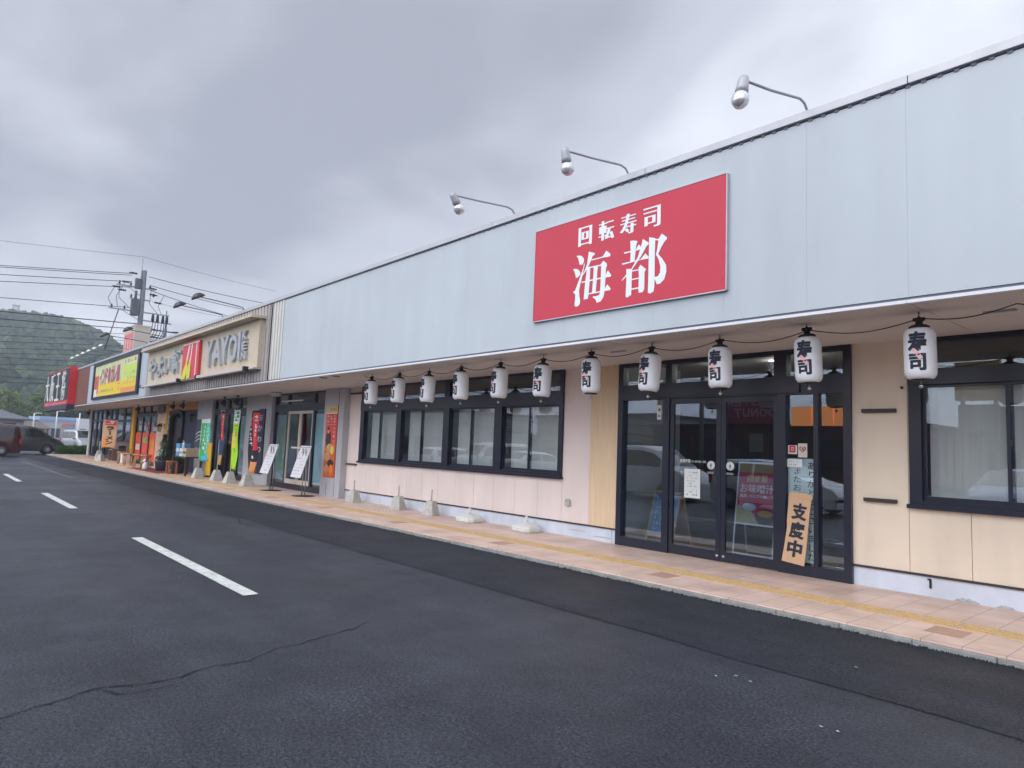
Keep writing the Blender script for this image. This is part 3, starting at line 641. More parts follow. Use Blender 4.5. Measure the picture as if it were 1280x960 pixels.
# outlet box on the wall
g = MB(); g.box(-8.385, -8.28, YF-.055, YF, .575, .66); g.lathe([(.05, 0), (.05, .02), (.02, .035)], (-8.33, YF-.03, .655), 12); WB(g, 'outlet_box', M_concl, bld, bevel=.006, fix=True)
g = MB(); g.lathe([(.016, 0), (.016, .03)], (-3.0, YF-.02, 2.38), 10); WB(g, 'wall_hook', M_brown, bld)
SIGN_STROKES = {
'sea': [[(-6.334,4.153),(-6.284,4.152),(-6.234,4.136),(-6.19,4.09),(-6.19,4.049),(-6.217,4.015),(-6.27,4.022),(-6.281,4.07),(-6.301,4.121)],[(-6.389,3.977),(-6.345,3.98),(-6.295,3.962),(-6.254,3.918),(-6.249,3.885),(-6.284,3.855),(-6.327,3.846),(-6.339,3.887),(-6.363,3.946)],[(-6.184,4.039),(-6.174,4.005),(-6.193,3.935),(-6.211,3.856),(-6.238,3.769),(-6.264,3.663),(-6.255,3.589),(-6.238,3.523),(-6.244,3.478),(-6.28,3.451),(-6.321,3.452),(-6.343,3.471),(-6.333,3.545),(-6.333,3.619),(-6.376,3.664),(-6.339,3.673),(-6.322,3.709),(-6.27,3.811),(-6.231,3.896),(-6.199,3.964)],[(-6.106,4.17),(-6.0,4.131),(-5.993,4.112),(-6.034,4.097),(-6.067,4.031),(-6.123,3.941),(-6.211,3.856),(-6.212,3.874),(-6.171,3.922),(-6.132,4.006),(-6.117,4.086)],[(-6.062,4.053),(-5.857,4.056),(-5.796,4.123),(-5.727,4.069),(-5.726,4.038),(-5.776,4.034),(-5.834,4.041),(-6.049,4.038)],[(-6.13,3.961),(-6.076,3.96),(-6.07,3.941),(-6.075,3.761),(-6.091,3.565),(-6.102,3.53),(-6.174,3.527),(-6.162,3.684),(-6.146,3.836)],[(-6.079,3.958),(-5.883,3.954),(-5.883,3.936),(-6.072,3.941)],[(-5.888,3.957),(-5.844,3.998),(-5.785,3.952),(-5.778,3.924),(-5.794,3.892),(-5.799,3.76),(-5.807,3.594),(-5.827,3.509),(-5.871,3.462),(-5.94,3.452),(-5.959,3.497),(-6.013,3.536),(-6.007,3.546),(-5.943,3.542),(-5.897,3.554),(-5.885,3.606),(-5.879,3.773),(-5.878,3.915)],[(-6.01,3.941),(-5.934,3.936),(-5.943,3.873),(-5.954,3.688),(-5.962,3.591),(-6.029,3.592),(-6.021,3.698),(-6.01,3.84)],[(-6.226,3.778),(-5.877,3.782),(-5.877,3.762),(-6.219,3.761)],[(-5.808,3.788),(-5.759,3.855),(-5.7,3.779),(-5.711,3.763),(-5.807,3.766)],[(-6.098,3.602),(-5.883,3.601),(-5.882,3.583),(-6.098,3.586)],[(-5.813,3.612),(-5.764,3.671),(-5.708,3.609),(-5.711,3.586),(-5.812,3.59)]],
'cap': [[(-5.402,4.169),(-5.35,4.166),(-5.284,4.143),(-5.303,4.101),(-5.314,4.011),(-5.326,3.895),(-5.394,3.903),(-5.392,4.027)],[(-5.502,4.041),(-5.307,4.036),(-5.269,4.096),(-5.238,4.074),(-5.234,4.03),(-5.307,4.024),(-5.489,4.02)],[(-5.204,4.153),(-5.113,4.089),(-5.114,4.067),(-5.141,4.054),(-5.232,3.932),(-5.362,3.796),(-5.429,3.739),(-5.52,3.676),(-5.526,3.686),(-5.458,3.744),(-5.363,3.819),(-5.276,3.94),(-5.224,4.075)],[(-5.527,3.904),(-5.231,3.902),(-5.161,3.965),(-5.108,3.908),(-5.112,3.889),(-5.231,3.893),(-5.52,3.882)],[(-5.455,3.819),(-5.368,3.802),(-5.362,3.782),(-5.365,3.564),(-5.367,3.473),(-5.432,3.448),(-5.456,3.463),(-5.45,3.669)],[(-5.261,3.801),(-5.229,3.831),(-5.145,3.762),(-5.166,3.73),(-5.166,3.515),(-5.187,3.482),(-5.247,3.481),(-5.256,3.502),(-5.253,3.691)],[(-5.371,3.784),(-5.252,3.781),(-5.252,3.767),(-5.366,3.769)],[(-5.373,3.676),(-5.251,3.674),(-5.251,3.658),(-5.372,3.661)],[(-5.371,3.554),(-5.253,3.553),(-5.252,3.535),(-5.371,3.537)],[(-5.106,4.155),(-5.013,4.122),(-5.015,3.952),(-5.013,3.527),(-5.024,3.467),(-5.077,3.446),(-5.11,3.462),(-5.108,3.613),(-5.106,3.97)],[(-5.021,4.116),(-4.965,4.104),(-4.919,4.159),(-4.841,4.098),(-4.841,4.076),(-4.88,4.049),(-4.93,3.98),(-4.966,3.916),(-4.907,3.852),(-4.848,3.762),(-4.841,3.682),(-4.87,3.591),(-4.931,3.545),(-4.979,3.546),(-4.995,3.586),(-5.017,3.616),(-5.018,3.642),(-4.965,3.642),(-4.934,3.681),(-4.931,3.76),(-4.959,3.853),(-4.998,3.914),(-4.983,3.973),(-4.967,4.085),(-5.02,4.101)]]}
# ------------------------------------------------------------------ the red main sign
sg = empty('shop_sign', (-5.6, 6.56, 4.0), 'large red rectangular sign with white characters on the pale fascia', 'sign')
g = MB(); g.box(-7.16, -4.05, 6.562, 6.60, 3.342, 4.665); WB(g, 'sign_panel', M_signred, sg)
g = MB(); g.box(-4.05, -4.038, 6.556, 6.60, 3.34, 4.667); g.box(-7.172, -7.16, 6.556, 6.60, 3.34, 4.667); g.box(-7.16, -4.05, 6.556, 6.60, 3.33, 3.342); g.box(-7.16, -4.05, 6.556, 6.60, 4.665, 4.672)
WB(g, 'sign_edge', M_trim, sg)
g = MB(); k = 0
for grp in SIGN_STROKES.values():
    for p in grp:
        g.add([(x, 6.5605-.0001*k, z) for x, z in p], [tuple(range(len(p)))]); k += 1
WB(g, 'lettering', M_signwhite, sg)
g = MB()
for ch, (a, b) in zip('回転寿司', ((-6.30, -6.06), (-5.935, -5.675), (-5.57, -5.31), (-5.20, -4.945))):
    for j in range(7): put_glyph(g, ch, a+(j-3)*.0055+.012, b+(j-3)*.0055-.012, 4.272, 4.532, 6.5605-.0001*j-.001, off=-.006)
WB(g, 'lettering', M_signwhite, sg)
# ------------------------------------------------------------------ floodlights on arms over the parapet
def flood(x, name_lab, mat_arm, mat_head, yfoot=6.66, reach=1.2, h=.12, style='bulb', s=1.0, group=None, ztop=5.07, tilt=0):
    t = empty('floodlight', (x, yfoot, ztop), name_lab, 'floodlight', group)
    g = MB(); tip = (x, yfoot-reach, ztop+h)
    g.tube([(x, yfoot, ztop-.06), (x, yfoot-.01, ztop+.05), (x, yfoot-.06*s, ztop+.10), (x, yfoot-.16*s, ztop+.115), (x, yfoot-reach*.6, ztop+.115+(h-.115)*.6), tip], .013*s, 10)
    WB(g, 'arm', mat_arm, t)
    g = MB(); g.box(x-.05, x+.05, yfoot-.03, yfoot+.03, ztop-.005, ztop+.012); WB(g, 'bracket', mat_arm, t)
    if style == 'bulb':
        R_ = Matrix.Translation(Vector(tip)) @ Matrix.Rotation(math.radians(tilt), 4, 'X') @ Matrix.Scale(.9, 4)
        g = MB(); g.lathe([(.03, .03), (.046, .028), (.056, -.015), (.062, -.10), (.068, -.15), (.05, -.155)], n=20); g.tube([(0, .055, .0), (0, .0, .0)], .02, 8); g.xf(R_); WB(g, 'socket', mat_head, t)
        g = MB(); g.lathe([(.035, -.15), (.066, -.175), (.083, -.205), (.088, -.245), (.080, -.285), (.055, -.317), (.02, -.331), (.001, -.333)], n=24); g.xf(R_)
        WB(g, 'bulb', mat('mirror_bulb', (.72, .72, .73), .2, metal=.6), t)
    else:
        R_ = Matrix.Translation(Vector(tip)) @ Matrix.Rotation(math.radians(28), 4, 'X')
        g = MB(); g.lathe([(.02*s, .10*s), (.09*s, .085*s), (.16*s, .03*s), (.20*s, -.03*s), (.19*s, -.045*s)], n=18); g.xf(R_); WB(g, 'lamp_head', mat_head, t)
    return t
wg = 'curved arm floodlights on the white parapet'
flood(-3.18, 'silver bulb floodlight nearest the camera, right of the red sign', M_galv, mat('lamp_socket', (.42, .43, .45), .45, metal=.2), group=wg, reach=1.24, h=-.12, tilt=-15)
flood(-5.54, 'silver bulb floodlight above the middle of the red sign', M_galv, MATS['lamp_socket'], group=wg, reach=1.17, h=-.02, tilt=14)
flood(-7.77, 'silver bulb floodlight left of the red sign, leftmost of the three', M_galv, MATS['lamp_socket'], group=wg, reach=1.18, h=.02, tilt=34)
bg = 'black floodlights over the taupe and pale fascias'
for x, rc, lb in ((-19.28, 1.25, 'black floodlight on the taupe parapet, nearest the white fascia'), (-21.0, 1.25, 'black floodlight on the taupe parapet, second from the white fascia'), (-27.56, 1.2, 'black floodlight above the left end of the taupe fascia'), (-29.9, 1.5, 'black floodlight just beyond the left end of the taupe fascia')):
    flood(x, lb, M_dark, M_dark, reach=rc, h=.2, style='shade', s=.95, group=bg, ztop=5.07)
for i, x in enumerate((-40.2, -38.7, -37.3, -35.9, -34.6, -33.2)):
    flood(x, ['leftmost small white floodlight above the yellow billboard, next to the brown fascia', 'second small white floodlight above the yellow billboard from its left end', 'third small white floodlight above the yellow billboard from its left end', 'third small white floodlight above the yellow billboard from its right end', 'second small white floodlight above the yellow billboard from its right end', 'rightmost small white floodlight above the yellow billboard'][i], M_dark, mat('white_lamp', (.8, .8, .78), .4), reach=1.05, h=.14, style='shade', s=.5, group='small white floodlights above the billboard')
# ------------------------------------------------------------------ set-meal restaurant sign
s2 = empty('shop_sign', (-22.7, 6.5, 3.95), 'beige box sign with grey raised letters and a red emblem in its middle', 'sign')
M_beige = mat('beige_board', (.58, .485, .36), .6, var=.08, vscale=2, streak=.08)
g = MB(); g.box(-28.6, -17.5, 6.47, 6.59, 3.36, 4.62); WB(g, 'sign_board', M_beige, s2)
g = MB(); g.box(-28.75, -17.4, 6.20, 6.59, 4.62, 4.69); WB(g, 'canopy', M_beige, s2)
g = MB(); g.box(-28.7, -23.9, 6.28, 6.38, 3.28, 3.36); g.box(-21.95, -17.9, 6.28, 6.38, 3.28, 3.36); g.box(-28.6, -17.5, 6.38, 6.59, 3.31, 3.35)
for x in (-23.9, -21.95, -17.9, -28.7): g.box(x-.05, x+.05, 6.26, 6.4, 3.26, 3.38, 1)
WB(g, 'light_trough', [mat('trough', (.55, .50, .47), .5), M_dark], s2)
M_let = mat('grey_letter', (.42, .45, .47), .35, metal=.3)
def raised(mb, ch, x0, x1, z0, z1, y, depth, off=.02):
    for j in range(5): put_glyph(mb, ch, x0, x1, z0, z1, y-depth*j/4, off)
def raised3(name, spec, y, depth, m, par, off=.02):
    """solid letters: front face plus side walls"""
    g = MB()
    for ch, x0, x1, z0, z1 in spec:
        vs, fs, a, b, c, d = glyph(ch, off)
        sx = (x1-x0)/(b-a); sz = (z1-z0)/(d-c); n = len(vs)
        F_ = [(x0+(x-a)*sx, y-depth, z0+(z-c)*sz) for x, z in vs]; Bk = [(p[0], y, p[2]) for p in F_]
        ec = {}
        for f_ in fs:
            for i in range(len(f_)):
                e_ = (f_[i], f_[(i+1) % len(f_)]); ec[e_] = 1
        side = [(p, q, q+n, p+n) for (p, q) in ec if (q, p) not in ec]
        g.add(F_+Bk, list(fs)+side)
    return WB(g, name, m, par)
raised3('lettering', [('や', -28.2, -27.2, 3.55, 4.32), ('よ', -27.05, -26.2, 3.6, 4.3), ('い', -26.1, -25.3, 3.65, 4.2), ('軒', -25.2, -24.1, 3.6, 4.4)], 6.47, .08, M_let, s2)
raised3('lettering', [('Y', -21.6, -20.9, 3.6, 4.38), ('A', -20.85, -20.15, 3.6, 4.38), ('Y', -20.2, -19.55, 3.6, 4.38), ('O', -19.55, -18.85, 3.6, 4.38), ('I', -18.78, -18.62, 3.6, 4.38)], 6.47, .08, M_let, s2, off=.03)
raised3('lettering', [('K', -18.5, -18.2, 4.14, 4.38), ('E', -18.5, -18.2, 3.87, 4.08), ('N', -18.5, -18.2, 3.6, 3.81)], 6.47, .08, M_let, s2, off=.03)
g = MB(); g.box(-23.85, -22.15, 6.38, 6.465, 3.33, 4.50)
WB(g, 'emblem', mat('emblem_red', (.62, .04, .06), .4), s2)
g = MB(); g.box(-23.85, -22.15, 6.37, 6.379, 4.44, 4.48, 0)
for p in ([(-23.2, 4.42), (-23.05, 4.42), (-23.45, 3.36), (-23.6, 3.36)], [(-22.9, 4.42), (-22.8, 4.42), (-22.95, 3.4), (-23.0, 3.4)], [(-22.42, 4.44), (-22.34, 4.44), (-22.34, 3.36), (-22.42, 3.36)]): g.prism(p, 6.37, 6.379, 0)
for k, p in enumerate(([(-23.3, 3.95), (-23.1, 3.6), (-23.4, 3.34), (-23.85, 3.34)], [(-22.95, 4.05), (-22.85, 3.6), (-22.9, 3.34), (-23.25, 3.34), (-23.2, 3.6)])): g.prism(p, 6.362+.003*k, 6.369, 1)
WB(g, 'emblem_strokes', [mat('emblem_pale', (.75, .62, .60), .5), mat('emblem_lime', (.62, .60, .06), .5)], s2)
# ------------------------------------------------------------------ yellow billboard
s3 = empty('billboard', (-35, 6.58, 4.0), 'yellow and green billboard in a black frame over the curry shop', 'sign')
g = MB(); x0, x1, z0, z1 = -39.75, -30.35, 3.14, 4.92
g.box(x0, x1, 6.52, 6.60, z1-.12, z1); g.box(x0, x1, 6.52, 6.60, z0, z0+.12); g.box(x0, x0+.3, 6.52, 6.60, z0+.12, z1-.12); g.box(x1-.3, x1, 6.52, 6.60, z0+.12, z1-.12)
WB(g, 'frame', M_frame, s3)
g = MB()
def rect(mb, a, b, c, d, y, mi): mb.add([(a, y, c), (b, y, c), (b, y, d), (a, y, d)], [(0, 1, 2, 3)], mi)
rect(g, x0+.3, x1-.3, z0+.12, z1-.12, 6.565, 0)
rect(g, -38.3, x1-.3, z0+.12, 3.85, 6.563, 1); rect(g, -33.5, x1-.3, z0+.12, 3.5, 6.561, 2)
rect(g, -33.3, x1-.3, 3.9, 4.45, 6.561, 3); rect(g, -39.4, -38.4, z0+.3, 4.3, 6.561, 4); rect(g, -39.4, -38.7, z0+.13, z0+.5, 6.559, 5)
WB(g, 'sheet', [mat('bill_pale', (.62, .68, .36), .5, var=.2, vscale=1), mat('bill_yellow', (.80, .56, .03), .5), mat('bill_orange', (.75, .30, .08), .5), mat('bill_lime', (.55, .68, .12), .5), mat('bill_red', (.62, .12, .08), .5, var=.5, vscale=4), mat('bill_white', (.75, .75, .7), .5)], s3)
g = MB(); text_h(g, 'インド・カレー', -38.2, -33.9, 3.80, 4.60, 6.556, off=.045); WB(g, 'lettering', mat('bill_maroon', (.40, .08, .16), .5), s3)
g = MB(); squiggle(g, -37.8, -34.9, 3.4, 3.65, 6.556, 1, 9, 1, seed=5); squiggle(g, -33.0, -31.0, 3.6, 4.2, 6.556, 3, 4, .9, seed=6); WB(g, 'small_print', mat('bill_teal', (.10, .40, .36), .5), s3)
g = MB(); squiggle(g, -33.2, -30.9, 4.5, 4.75, 6.556, 1, 4, 1, seed=8); squiggle(g, -34.2, -33.6, 3.4, 4.1, 6.556, 3, 1, 1, seed=9); WB(g, 'small_print', mat('bill_magenta', (.5, .08, .12), .5), s3)
# ------------------------------------------------------------------ red box sign at the far end
s4 = empty('box_sign', (-49.1, 6.3, 2.8), 'red box sign with tall white brush characters on black at the far end', 'sign')
g = MB(); g.box(-53.6, -44.72, 6.22, 6.58, 3.06, 5.16); WB(g, 'sign_box', mat('box_red', (.60, .03, .035), .4), s4)
g = MB(); g.box(-53.6, -44.72, 6.20, 6.585, 2.78, 3.055); WB(g, 'base_panel', mat('box_navy', (.03, .035, .06), .5), s4)
g = MB(); g.box(-53.55, -44.8, 6.205, 6.217, 3.33, 5.10); WB(g, 'black_panel', mat('sign_black', (.012, .012, .02), .4), s4)
raised3('lettering', [('大', -53.3, -51.9, 3.3, 5.0), ('阪', -51.1, -49.8, 3.3, 5.0), ('王', -49.0, -47.7, 3.3, 5.0), ('将', -46.9, -45.6, 3.3, 5.0)], 6.2, .05, M_white, s4, off=-.006)
g = MB(); squiggle(g, -53.4, -45.4, 3.08, 3.30, 6.216, 1, 14, 1, seed=3); WB(g, 'small_print', M_white, s4)
# ------------------------------------------------------------------ lanterns
M_lan = mat('lantern_vinyl', (.74, .73, .74), .45, var=.03, vscale=8)
def curved_bold(mb, ch, z0, z1, wd, prof):
    k = 0
    for du in (-.0045, 0, .0045):
        for dz in (-.003, .003):
            curved_glyph(mb, ch, 0, 0, z0+dz, z1+dz, wd, prof, .022, a0=-math.pi/2+du/.14, lift=.0012+.0001*k); k += 1
def curved_glyph(mb, ch, cx, cy, z0, z1, wd, prof, off, a0=-math.pi/2, lift=.0012):
    vs, fs, a, b, c, d = glyph(ch, off)
    # subdivide wide faces so the print follows the drum
    bm = bmesh.new(); bv = [bm.verts.new((x, y, 0)) for x, y in vs]
    for f_ in fs:
        try: bm.faces.new([bv[i] for i in f_])
        except ValueError: pass
    for k in range(1, 12):
        xx = a+(b-a)*k/12
        bmesh.ops.bisect_plane(bm, geom=list(bm.verts)+list(bm.edges)+list(bm.faces), plane_co=(xx, 0, 0), plane_no=(1, 0, 0))
    for k in range(1, 8):
        yy = c+(d-c)*k/8
        bmesh.ops.bisect_plane(bm, geom=list(bm.verts)+list(bm.edges)+list(bm.faces), plane_co=(0, yy, 0), plane_no=(0, 1, 0))
    bm.verts.index_update(); out = []
    for v in bm.verts:
        t = (v.co.x-a)/(b-a)-.5; z = z0+(v.co.y-c)/(d-c)*(z1-z0)
        r = rad_at(prof, z)+lift; ang = a0+t*wd/.14
        out.append((cx+r*math.cos(ang), cy+r*math.sin(ang), z))
    mb.add(out, [tuple(v.index for v in f_.verts) for f_ in bm.faces]); bm.free()
def rad_at(prof, z):
    for (r0, z0), (r1, z1) in zip(prof[:-1], prof[1:]):
        if z0 <= z <= z1: return r0+(r1-r0)*(z-z0)/(z1-z0)
    return prof[-1][0]
prof = []
NR = 34
for i in range(NR*2+1):
    t = i/(NR*2); z = .0+.485*t
    e_ = min(t, 1-t)/.16
    base = .138 if e_ >= 1 else .088+.050*math.sin(math.acos(max(0, 1-e_))) if e_ > 0 else .088
    prof.append((base-(.0032 if i % 2 else 0), z))
def make_lantern():
    t = empty('paper_lantern', (0, 0, 0), 'x', 'lantern', 'white lanterns hanging under the eaves')
    g = MB(); g.lathe(prof, n=40); b_ = g.build('shade', M_lan, t)
    g = MB(); g.lathe([(.085, -.012), (.09, -.010), (.09, .006), (.08, .008)], n=28); g.build('bottom_ring', M_black, t)
    g = MB(); g.lathe([(.0825, .478), (.088, .482), (.088, .505), (.07, .515), (.03, .53)], n=28); g.lathe([(.03, .527), (.034, .55), (.028, .58), (.012, .60)], n=12); g.tube([(0, 0, .59), (0, 0, .655)], .006, 6); g.tube([(-.05, 0, .575), (.05, 0, .575)], .018, 8)
    g.build('cap', M_black, t)
    g = MB(); curved_bold(g, '寿', .243, .440, .158, prof); curved_bold(g, '司', .075, .232, .142, prof); g.build('lettering', M_ink, b_)
    g = MB(); P = [(-.045, .27), (-.02, .285), (.0, .262), (.03, .225), (.045, .19), (.02, .175), (-.005, .205), (-.03, .235)]
    out = []
    for u, z in P:
        r = rad_at(prof, z)+.0035; an = -math.pi/2+u/.14; out.append((r*math.cos(an), r*math.sin(an), z))
    g.add(out, [(0, 1, 2, 7), (2, 3, 6, 7), (3, 4, 5, 6)]); g.build('shrimp_print', mat('shrimp_pink', (.85, .25, .25), .5, col2=(.85, .68, .66), vscale=60), b_)
    g = MB(); g.tube([(0, 0, -.012), (0, 0, -.05)], .004, 6); g.lathe([(.001, -.085), (.018, -.075), (.022, -.06), (.012, -.045)], n=10); g.build('tassel_bulb', M_steel, t)
    return t
lan = make_lantern()
llab = ['lantern at the left edge of the long window, leftmost of the row', 'second lantern from the left, over the first sliding pane of the long window',
 'third lantern from the left, over the second unit of the long window', 'fourth lantern from the left, by the long window\'s wide middle post', 'fifth lantern from the left, in front of the long window',
 'lantern in front of the right end of the long window', 'lantern in front of the wall between long window and tan panel', 'lantern in front of the left fixed pane of the glass entrance',
 'lantern above the meeting point of the two sliding entrance doors', 'lantern in front of the right fixed panes of the entrance', 'rightmost lantern, nearest the camera, beside the right window']
lx = [-12.66, -11.62, -10.58, -9.54, -8.51, -7.50, -6.49, -5.49, -4.44, -3.376, -2.305]
LAN = []
for i, x in enumerate(lx):
    o = lan if i == 0 else copy_tree(lan)
    o.location = (x, 7.10, 2.318+.012*math.sin(i*2.3)); o.rotation_euler = (math.radians(random.uniform(-2.5, 2.5)), math.radians(random.uniform(-3, 3)), math.radians(random.uniform(-9, 9)+(6 if i > 7 else 0)))
    o['label'] = 'white drum '+llab[i]; LAN.append(o)
# string the lanterns hang from
pts = []
ends = [(lx[0]-.35, 7.1, 2.95)]+[(x, 7.1, 2.893) for x in lx]+[(-1.55, 7.12, 2.935), (-.4, 7.12, 2.90), (.8, 7.12, 2.93)]
for a, b in zip(ends[:-1], ends[1:]):
    for j in range(12):
        t = j/12; pts.append((a[0]+(b[0]-a[0])*t, a[1]+(b[1]-a[1])*t, a[2]+(b[2]-a[2])*t-.075*math.sin(math.pi*t)*abs(b[0]-a[0])))
pts.append(ends[-1])
g = MB(); g.tube(pts, .0055, 6); tag(g.build('lantern_cable', M_black), 'thin dark cable looping from lantern to lantern under the eaves', 'cable')
# ------------------------------------------------------------------ bases along the wall
def conc_base(x, y, lb, tilt=0, s=1.0, rod=.24):
    t = empty('flag_base', (x, y, .06), lb, 'flag base', 'empty concrete flag bases along the pink wall')
    g = MB(); g.frustum((0, 0, 0), (.30*s, .28*s), (.16*s, .15*s), .30*s); g.build('concrete_block', M_concl, t, bevel=.012, fix=True)
    g = MB(); g.tube([(0, 0, .29*s), (0, 0, .29*s+rod)], .014, 8); g.build('socket_rod', mat('rod_grey', (.40, .40, .38), .5), t)
    t.rotation_euler.z = tilt
conc_base(-15.36, 8.30, 'pale concrete flag base nearest the grey pillar, by the pink wall', .2)
conc_base(-13.33, 8.32, 'pale concrete flag base in the middle of three, by the pink wall', .35)
conc_base(-12.03, 8.32, 'pale concrete flag base next to the white plastic bases', .3)
def tank_base(x, y, lb, rz=0):
    t = empty('water_tank_base', (x, y, .06), lb, 'flag base', 'white plastic weighted bases along the pink wall')
    g = MB(); hx, hy = .25, .19
    def ring(k, z, c=.07):
        a, b = hx*k, hy*k; c *= k
        return [(-a+c, -b, z), (a-c, -b, z), (a, -b+c, z), (a, b-c, z), (a-c, b, z), (-a+c, b, z), (-a, b-c, z), (-a, -b+c, z)]
    rs = [ring(.94, 0), ring(1, .02), ring(1, .075), ring(.93, .10), ring(.62, .145), ring(.3, .165)]
    vs = [v for r in rs for v in r]; n = 8
    g.add(vs, [(i*n+j, i*n+(j+1) % n, (i+1)*n+(j+1) % n, (i+1)*n+j) for i in range(5) for j in range(n)]+[tuple(range(40, 48)), tuple(range(7, -1, -1))])
    o = g.build('tank', mat('white_plastic', (.66, .67, .63), .4, var=.1, vscale=10), t, bevel=.012, fix=True)
    g = MB(); g.lathe([(.035, .16), (.035, .20), (.022, .205), (.022, .27), (.014, .275)], n=14); g.tube([(-.035, 0, .215), (.035, 0, .215)], .012, 8); g.build('pole_socket', MATS['white_plastic'], t)
    t.rotation_euler.z = rz
tank_base(-10.72, 8.33, 'white plastic weighted base, the left and farther one of the two', .05)
tank_base(-9.09, 8.35, 'white plastic weighted base, the right and nearer one of the two', -.08)
# ------------------------------------------------------------------ shop notices at the entrance
def flat(name, x0, x1, z0, z1, y, m, lb, cat, group=None, th=.002):
    t = empty(name, ((x0+x1)/2, y, z0), lb, cat, group); g = MB(); g.box(x0, x1, y, y+th, z0, z1); WB(g, 'sheet', m, t); return t
M_paper = mat('paper', (.70, .74, .72), .7); M_card = mat('pale_green_card', (.76, .77, .62), .6)
yg = YF+.005
t = flat('notice', -5.97, -5.70, .90, 1.32, YF-.018, M_paper, 'white paper notice of printed lines taped to the left sliding door', 'notice')
g = MB(); squiggle(g, -5.93, -5.74, .93, 1.29, YF-.018, 9, 6, .6, seed=11); WB(g, 'print', M_ink, t)
g = MB(); text_h(g, '営業時間', -6.05, -5.87, 1.41, 1.46, YF-.0185, off=.02); text_h(g, '11:00〜21:00', -5.86, -5.60, 1.41, 1.455, YF-.0185, off=.02, fit=False, gap=-.6)
for v in g.v: pass
tag(g.build('opening_hours', M_white), 'white opening hours lettering on the left sliding door', 'lettering')
t = flat('sticker', -6.50, -6.42, 2.05, 2.27, yg, M_paper, 'small pale sticker high on the left fixed pane', 'sticker'); g = MB(); g.tube([(-6.46, yg-.001, 2.20), (-6.46, yg-.0005, 2.20)], .025, 16); g.box(-6.48, -6.44, yg-.001, yg, 2.09, 2.12); WB(g, 'emblem', mat('sticker_grey', (.25, .22, .15), .6), t)
for x, lb in ((-5.515, 'round white push sticker on the left sliding door'), (-5.21, 'round white push sticker on the right sliding door')):
    t = empty('round_sticker', (x, YF-.035, 1.5), lb, 'sticker', 'round stickers on the doors'); g = MB(); g.tube([(x, YF-.034, 1.388), (x, YF-.031, 1.388)], .062, 28); WB(g, 'disc', M_paper, t)
    g = MB(); g.prism([(x-.02, 1.38), (x+.02, 1.38), (x, 1.42)], YF-.036, YF-.0345); g.box(x-.007, x+.007, YF-.036, YF-.0345, 1.355, 1.38); WB(g, 'arrow', mat('sticker_blue', (.08, .15, .35), .5), t)
    g = MB(); g.box(x-.06, x+.05, YF-.034, YF-.032, 1.265, 1.297); WB(g, 'caption', mat('caption_grey', (.18, .2, .24), .5), t)
t = flat('sticker', -4.39, -4.27, 1.585, 1.70, yg, M_paper, 'white square sticker with a red mark on the right fixed pane', 'sticker')
g = MB(); x, z = -4.33, 1.65
g.box(x-.042, x+.042, yg-.0015, yg, z-.046, z-.02); g.box(x-.042, x-.018, yg-.0015, yg, z-.0199, z+.02); g.box(x+.018, x+.042, yg-.0015, yg, z-.0199, z+.046); g.box(x-.042, x+.0179, yg-.0015, yg, z+.021, z+.046); g.box(x-.012, x+.012, yg-.0015, yg, z-.012, z+.012); WB(g, 'mark', M_signred, t)
t = flat('sticker', -4.255, -4.135, 1.545, 1.725, yg, mat('ivory_sticker', (.66, .62, .52), .6), 'ivory sticker with a brown heart on the right fixed pane', 'sticker')
g = MB(); hp = []
for i in range(28):
    a = 2*math.pi*i/28; hp.append((-4.195+.0029*16*math.sin(a)**3, 1.65+.0029*(13*math.cos(a)-5*math.cos(2*a)-2*math.cos(3*a)-math.cos(4*a))))
hi = [(-4.195+(x+4.195)*.62, 1.65+(z-1.65)*.62) for x, z in hp]; n = 28
g.add([(x, yg-.002, z) for x, z in hp]+[(x, yg-.002, z) for x, z in hi], [(i, (i+1) % n, n+(i+1) % n, n+i) for i in range(n)]); g.prism([(-4.21, 1.645), (-4.18, 1.63), (-4.17, 1.655), (-4.20, 1.67)], yg-.002, yg-.001)
WB(g, 'heart', mat('heart_brown', (.36, .12, .07), .5), t)
t = flat('notice', -4.40, -4.20, 1.415, 1.52, yg-.003, M_paper, 'small white paper strip over the green thank you poster', 'notice'); g = MB(); squiggle(g, -4.38, -4.22, 1.43, 1.51, yg-.003, 2, 6, .8, seed=4); WB(g, 'print', M_ink, t)
t = flat('poster', -4.40, -3.975, .22, 1.53, YF+.03, M_card, 'tall pale green poster with vertical handwriting behind the right pane', 'poster')
g = MB(); text_v(g, 'ありがとうございました', -4.155, -4.03, .24, 1.50, YF+.0295, off=.008); text_v(g, 'またお越しくださいませ', -4.345, -4.22, .26, 1.42, YF+.0295, off=.008); WB(g, 'lettering', M_ink, t)
# leaning wooden board
t = empty('wooden_sign', (-4.21, YF-.09, .075), 'pale wooden plank sign with three bold black characters leaning on the entrance', 'sign')
g = MB(); a_, b_ = -.16, .15; pl_ = []
for i in range(13):
    z = i/12*.92; pl_.append((a_+.012*math.sin(z*4.5)-.01*(z > .5), z))
for i in range(13):
    z = (12-i)/12*.92; pl_.append((b_+.010*math.sin(z*5+1), z))
g.prism(pl_, -.010, .010); g.box(-.04, .158, -.017, -.0105, .855, .925)
g.build('plank', M_board, t, bevel=.003, fix=True)
g = MB(); [text_v(g, '支度中', -.105+u_, .095+u_, .07+w_, .80+w_, -.0112-.0003*k_, off=.02, fit=True, gap=.14) for k_, (u_, w_) in enumerate(((0, 0), (.005, 0), (.010, 0), (.0025, .004), (.0075, .004), (0, -.004), (.010, -.004), (.005, .006), (.013, .003)))]; g.build('lettering', M_ink, t)
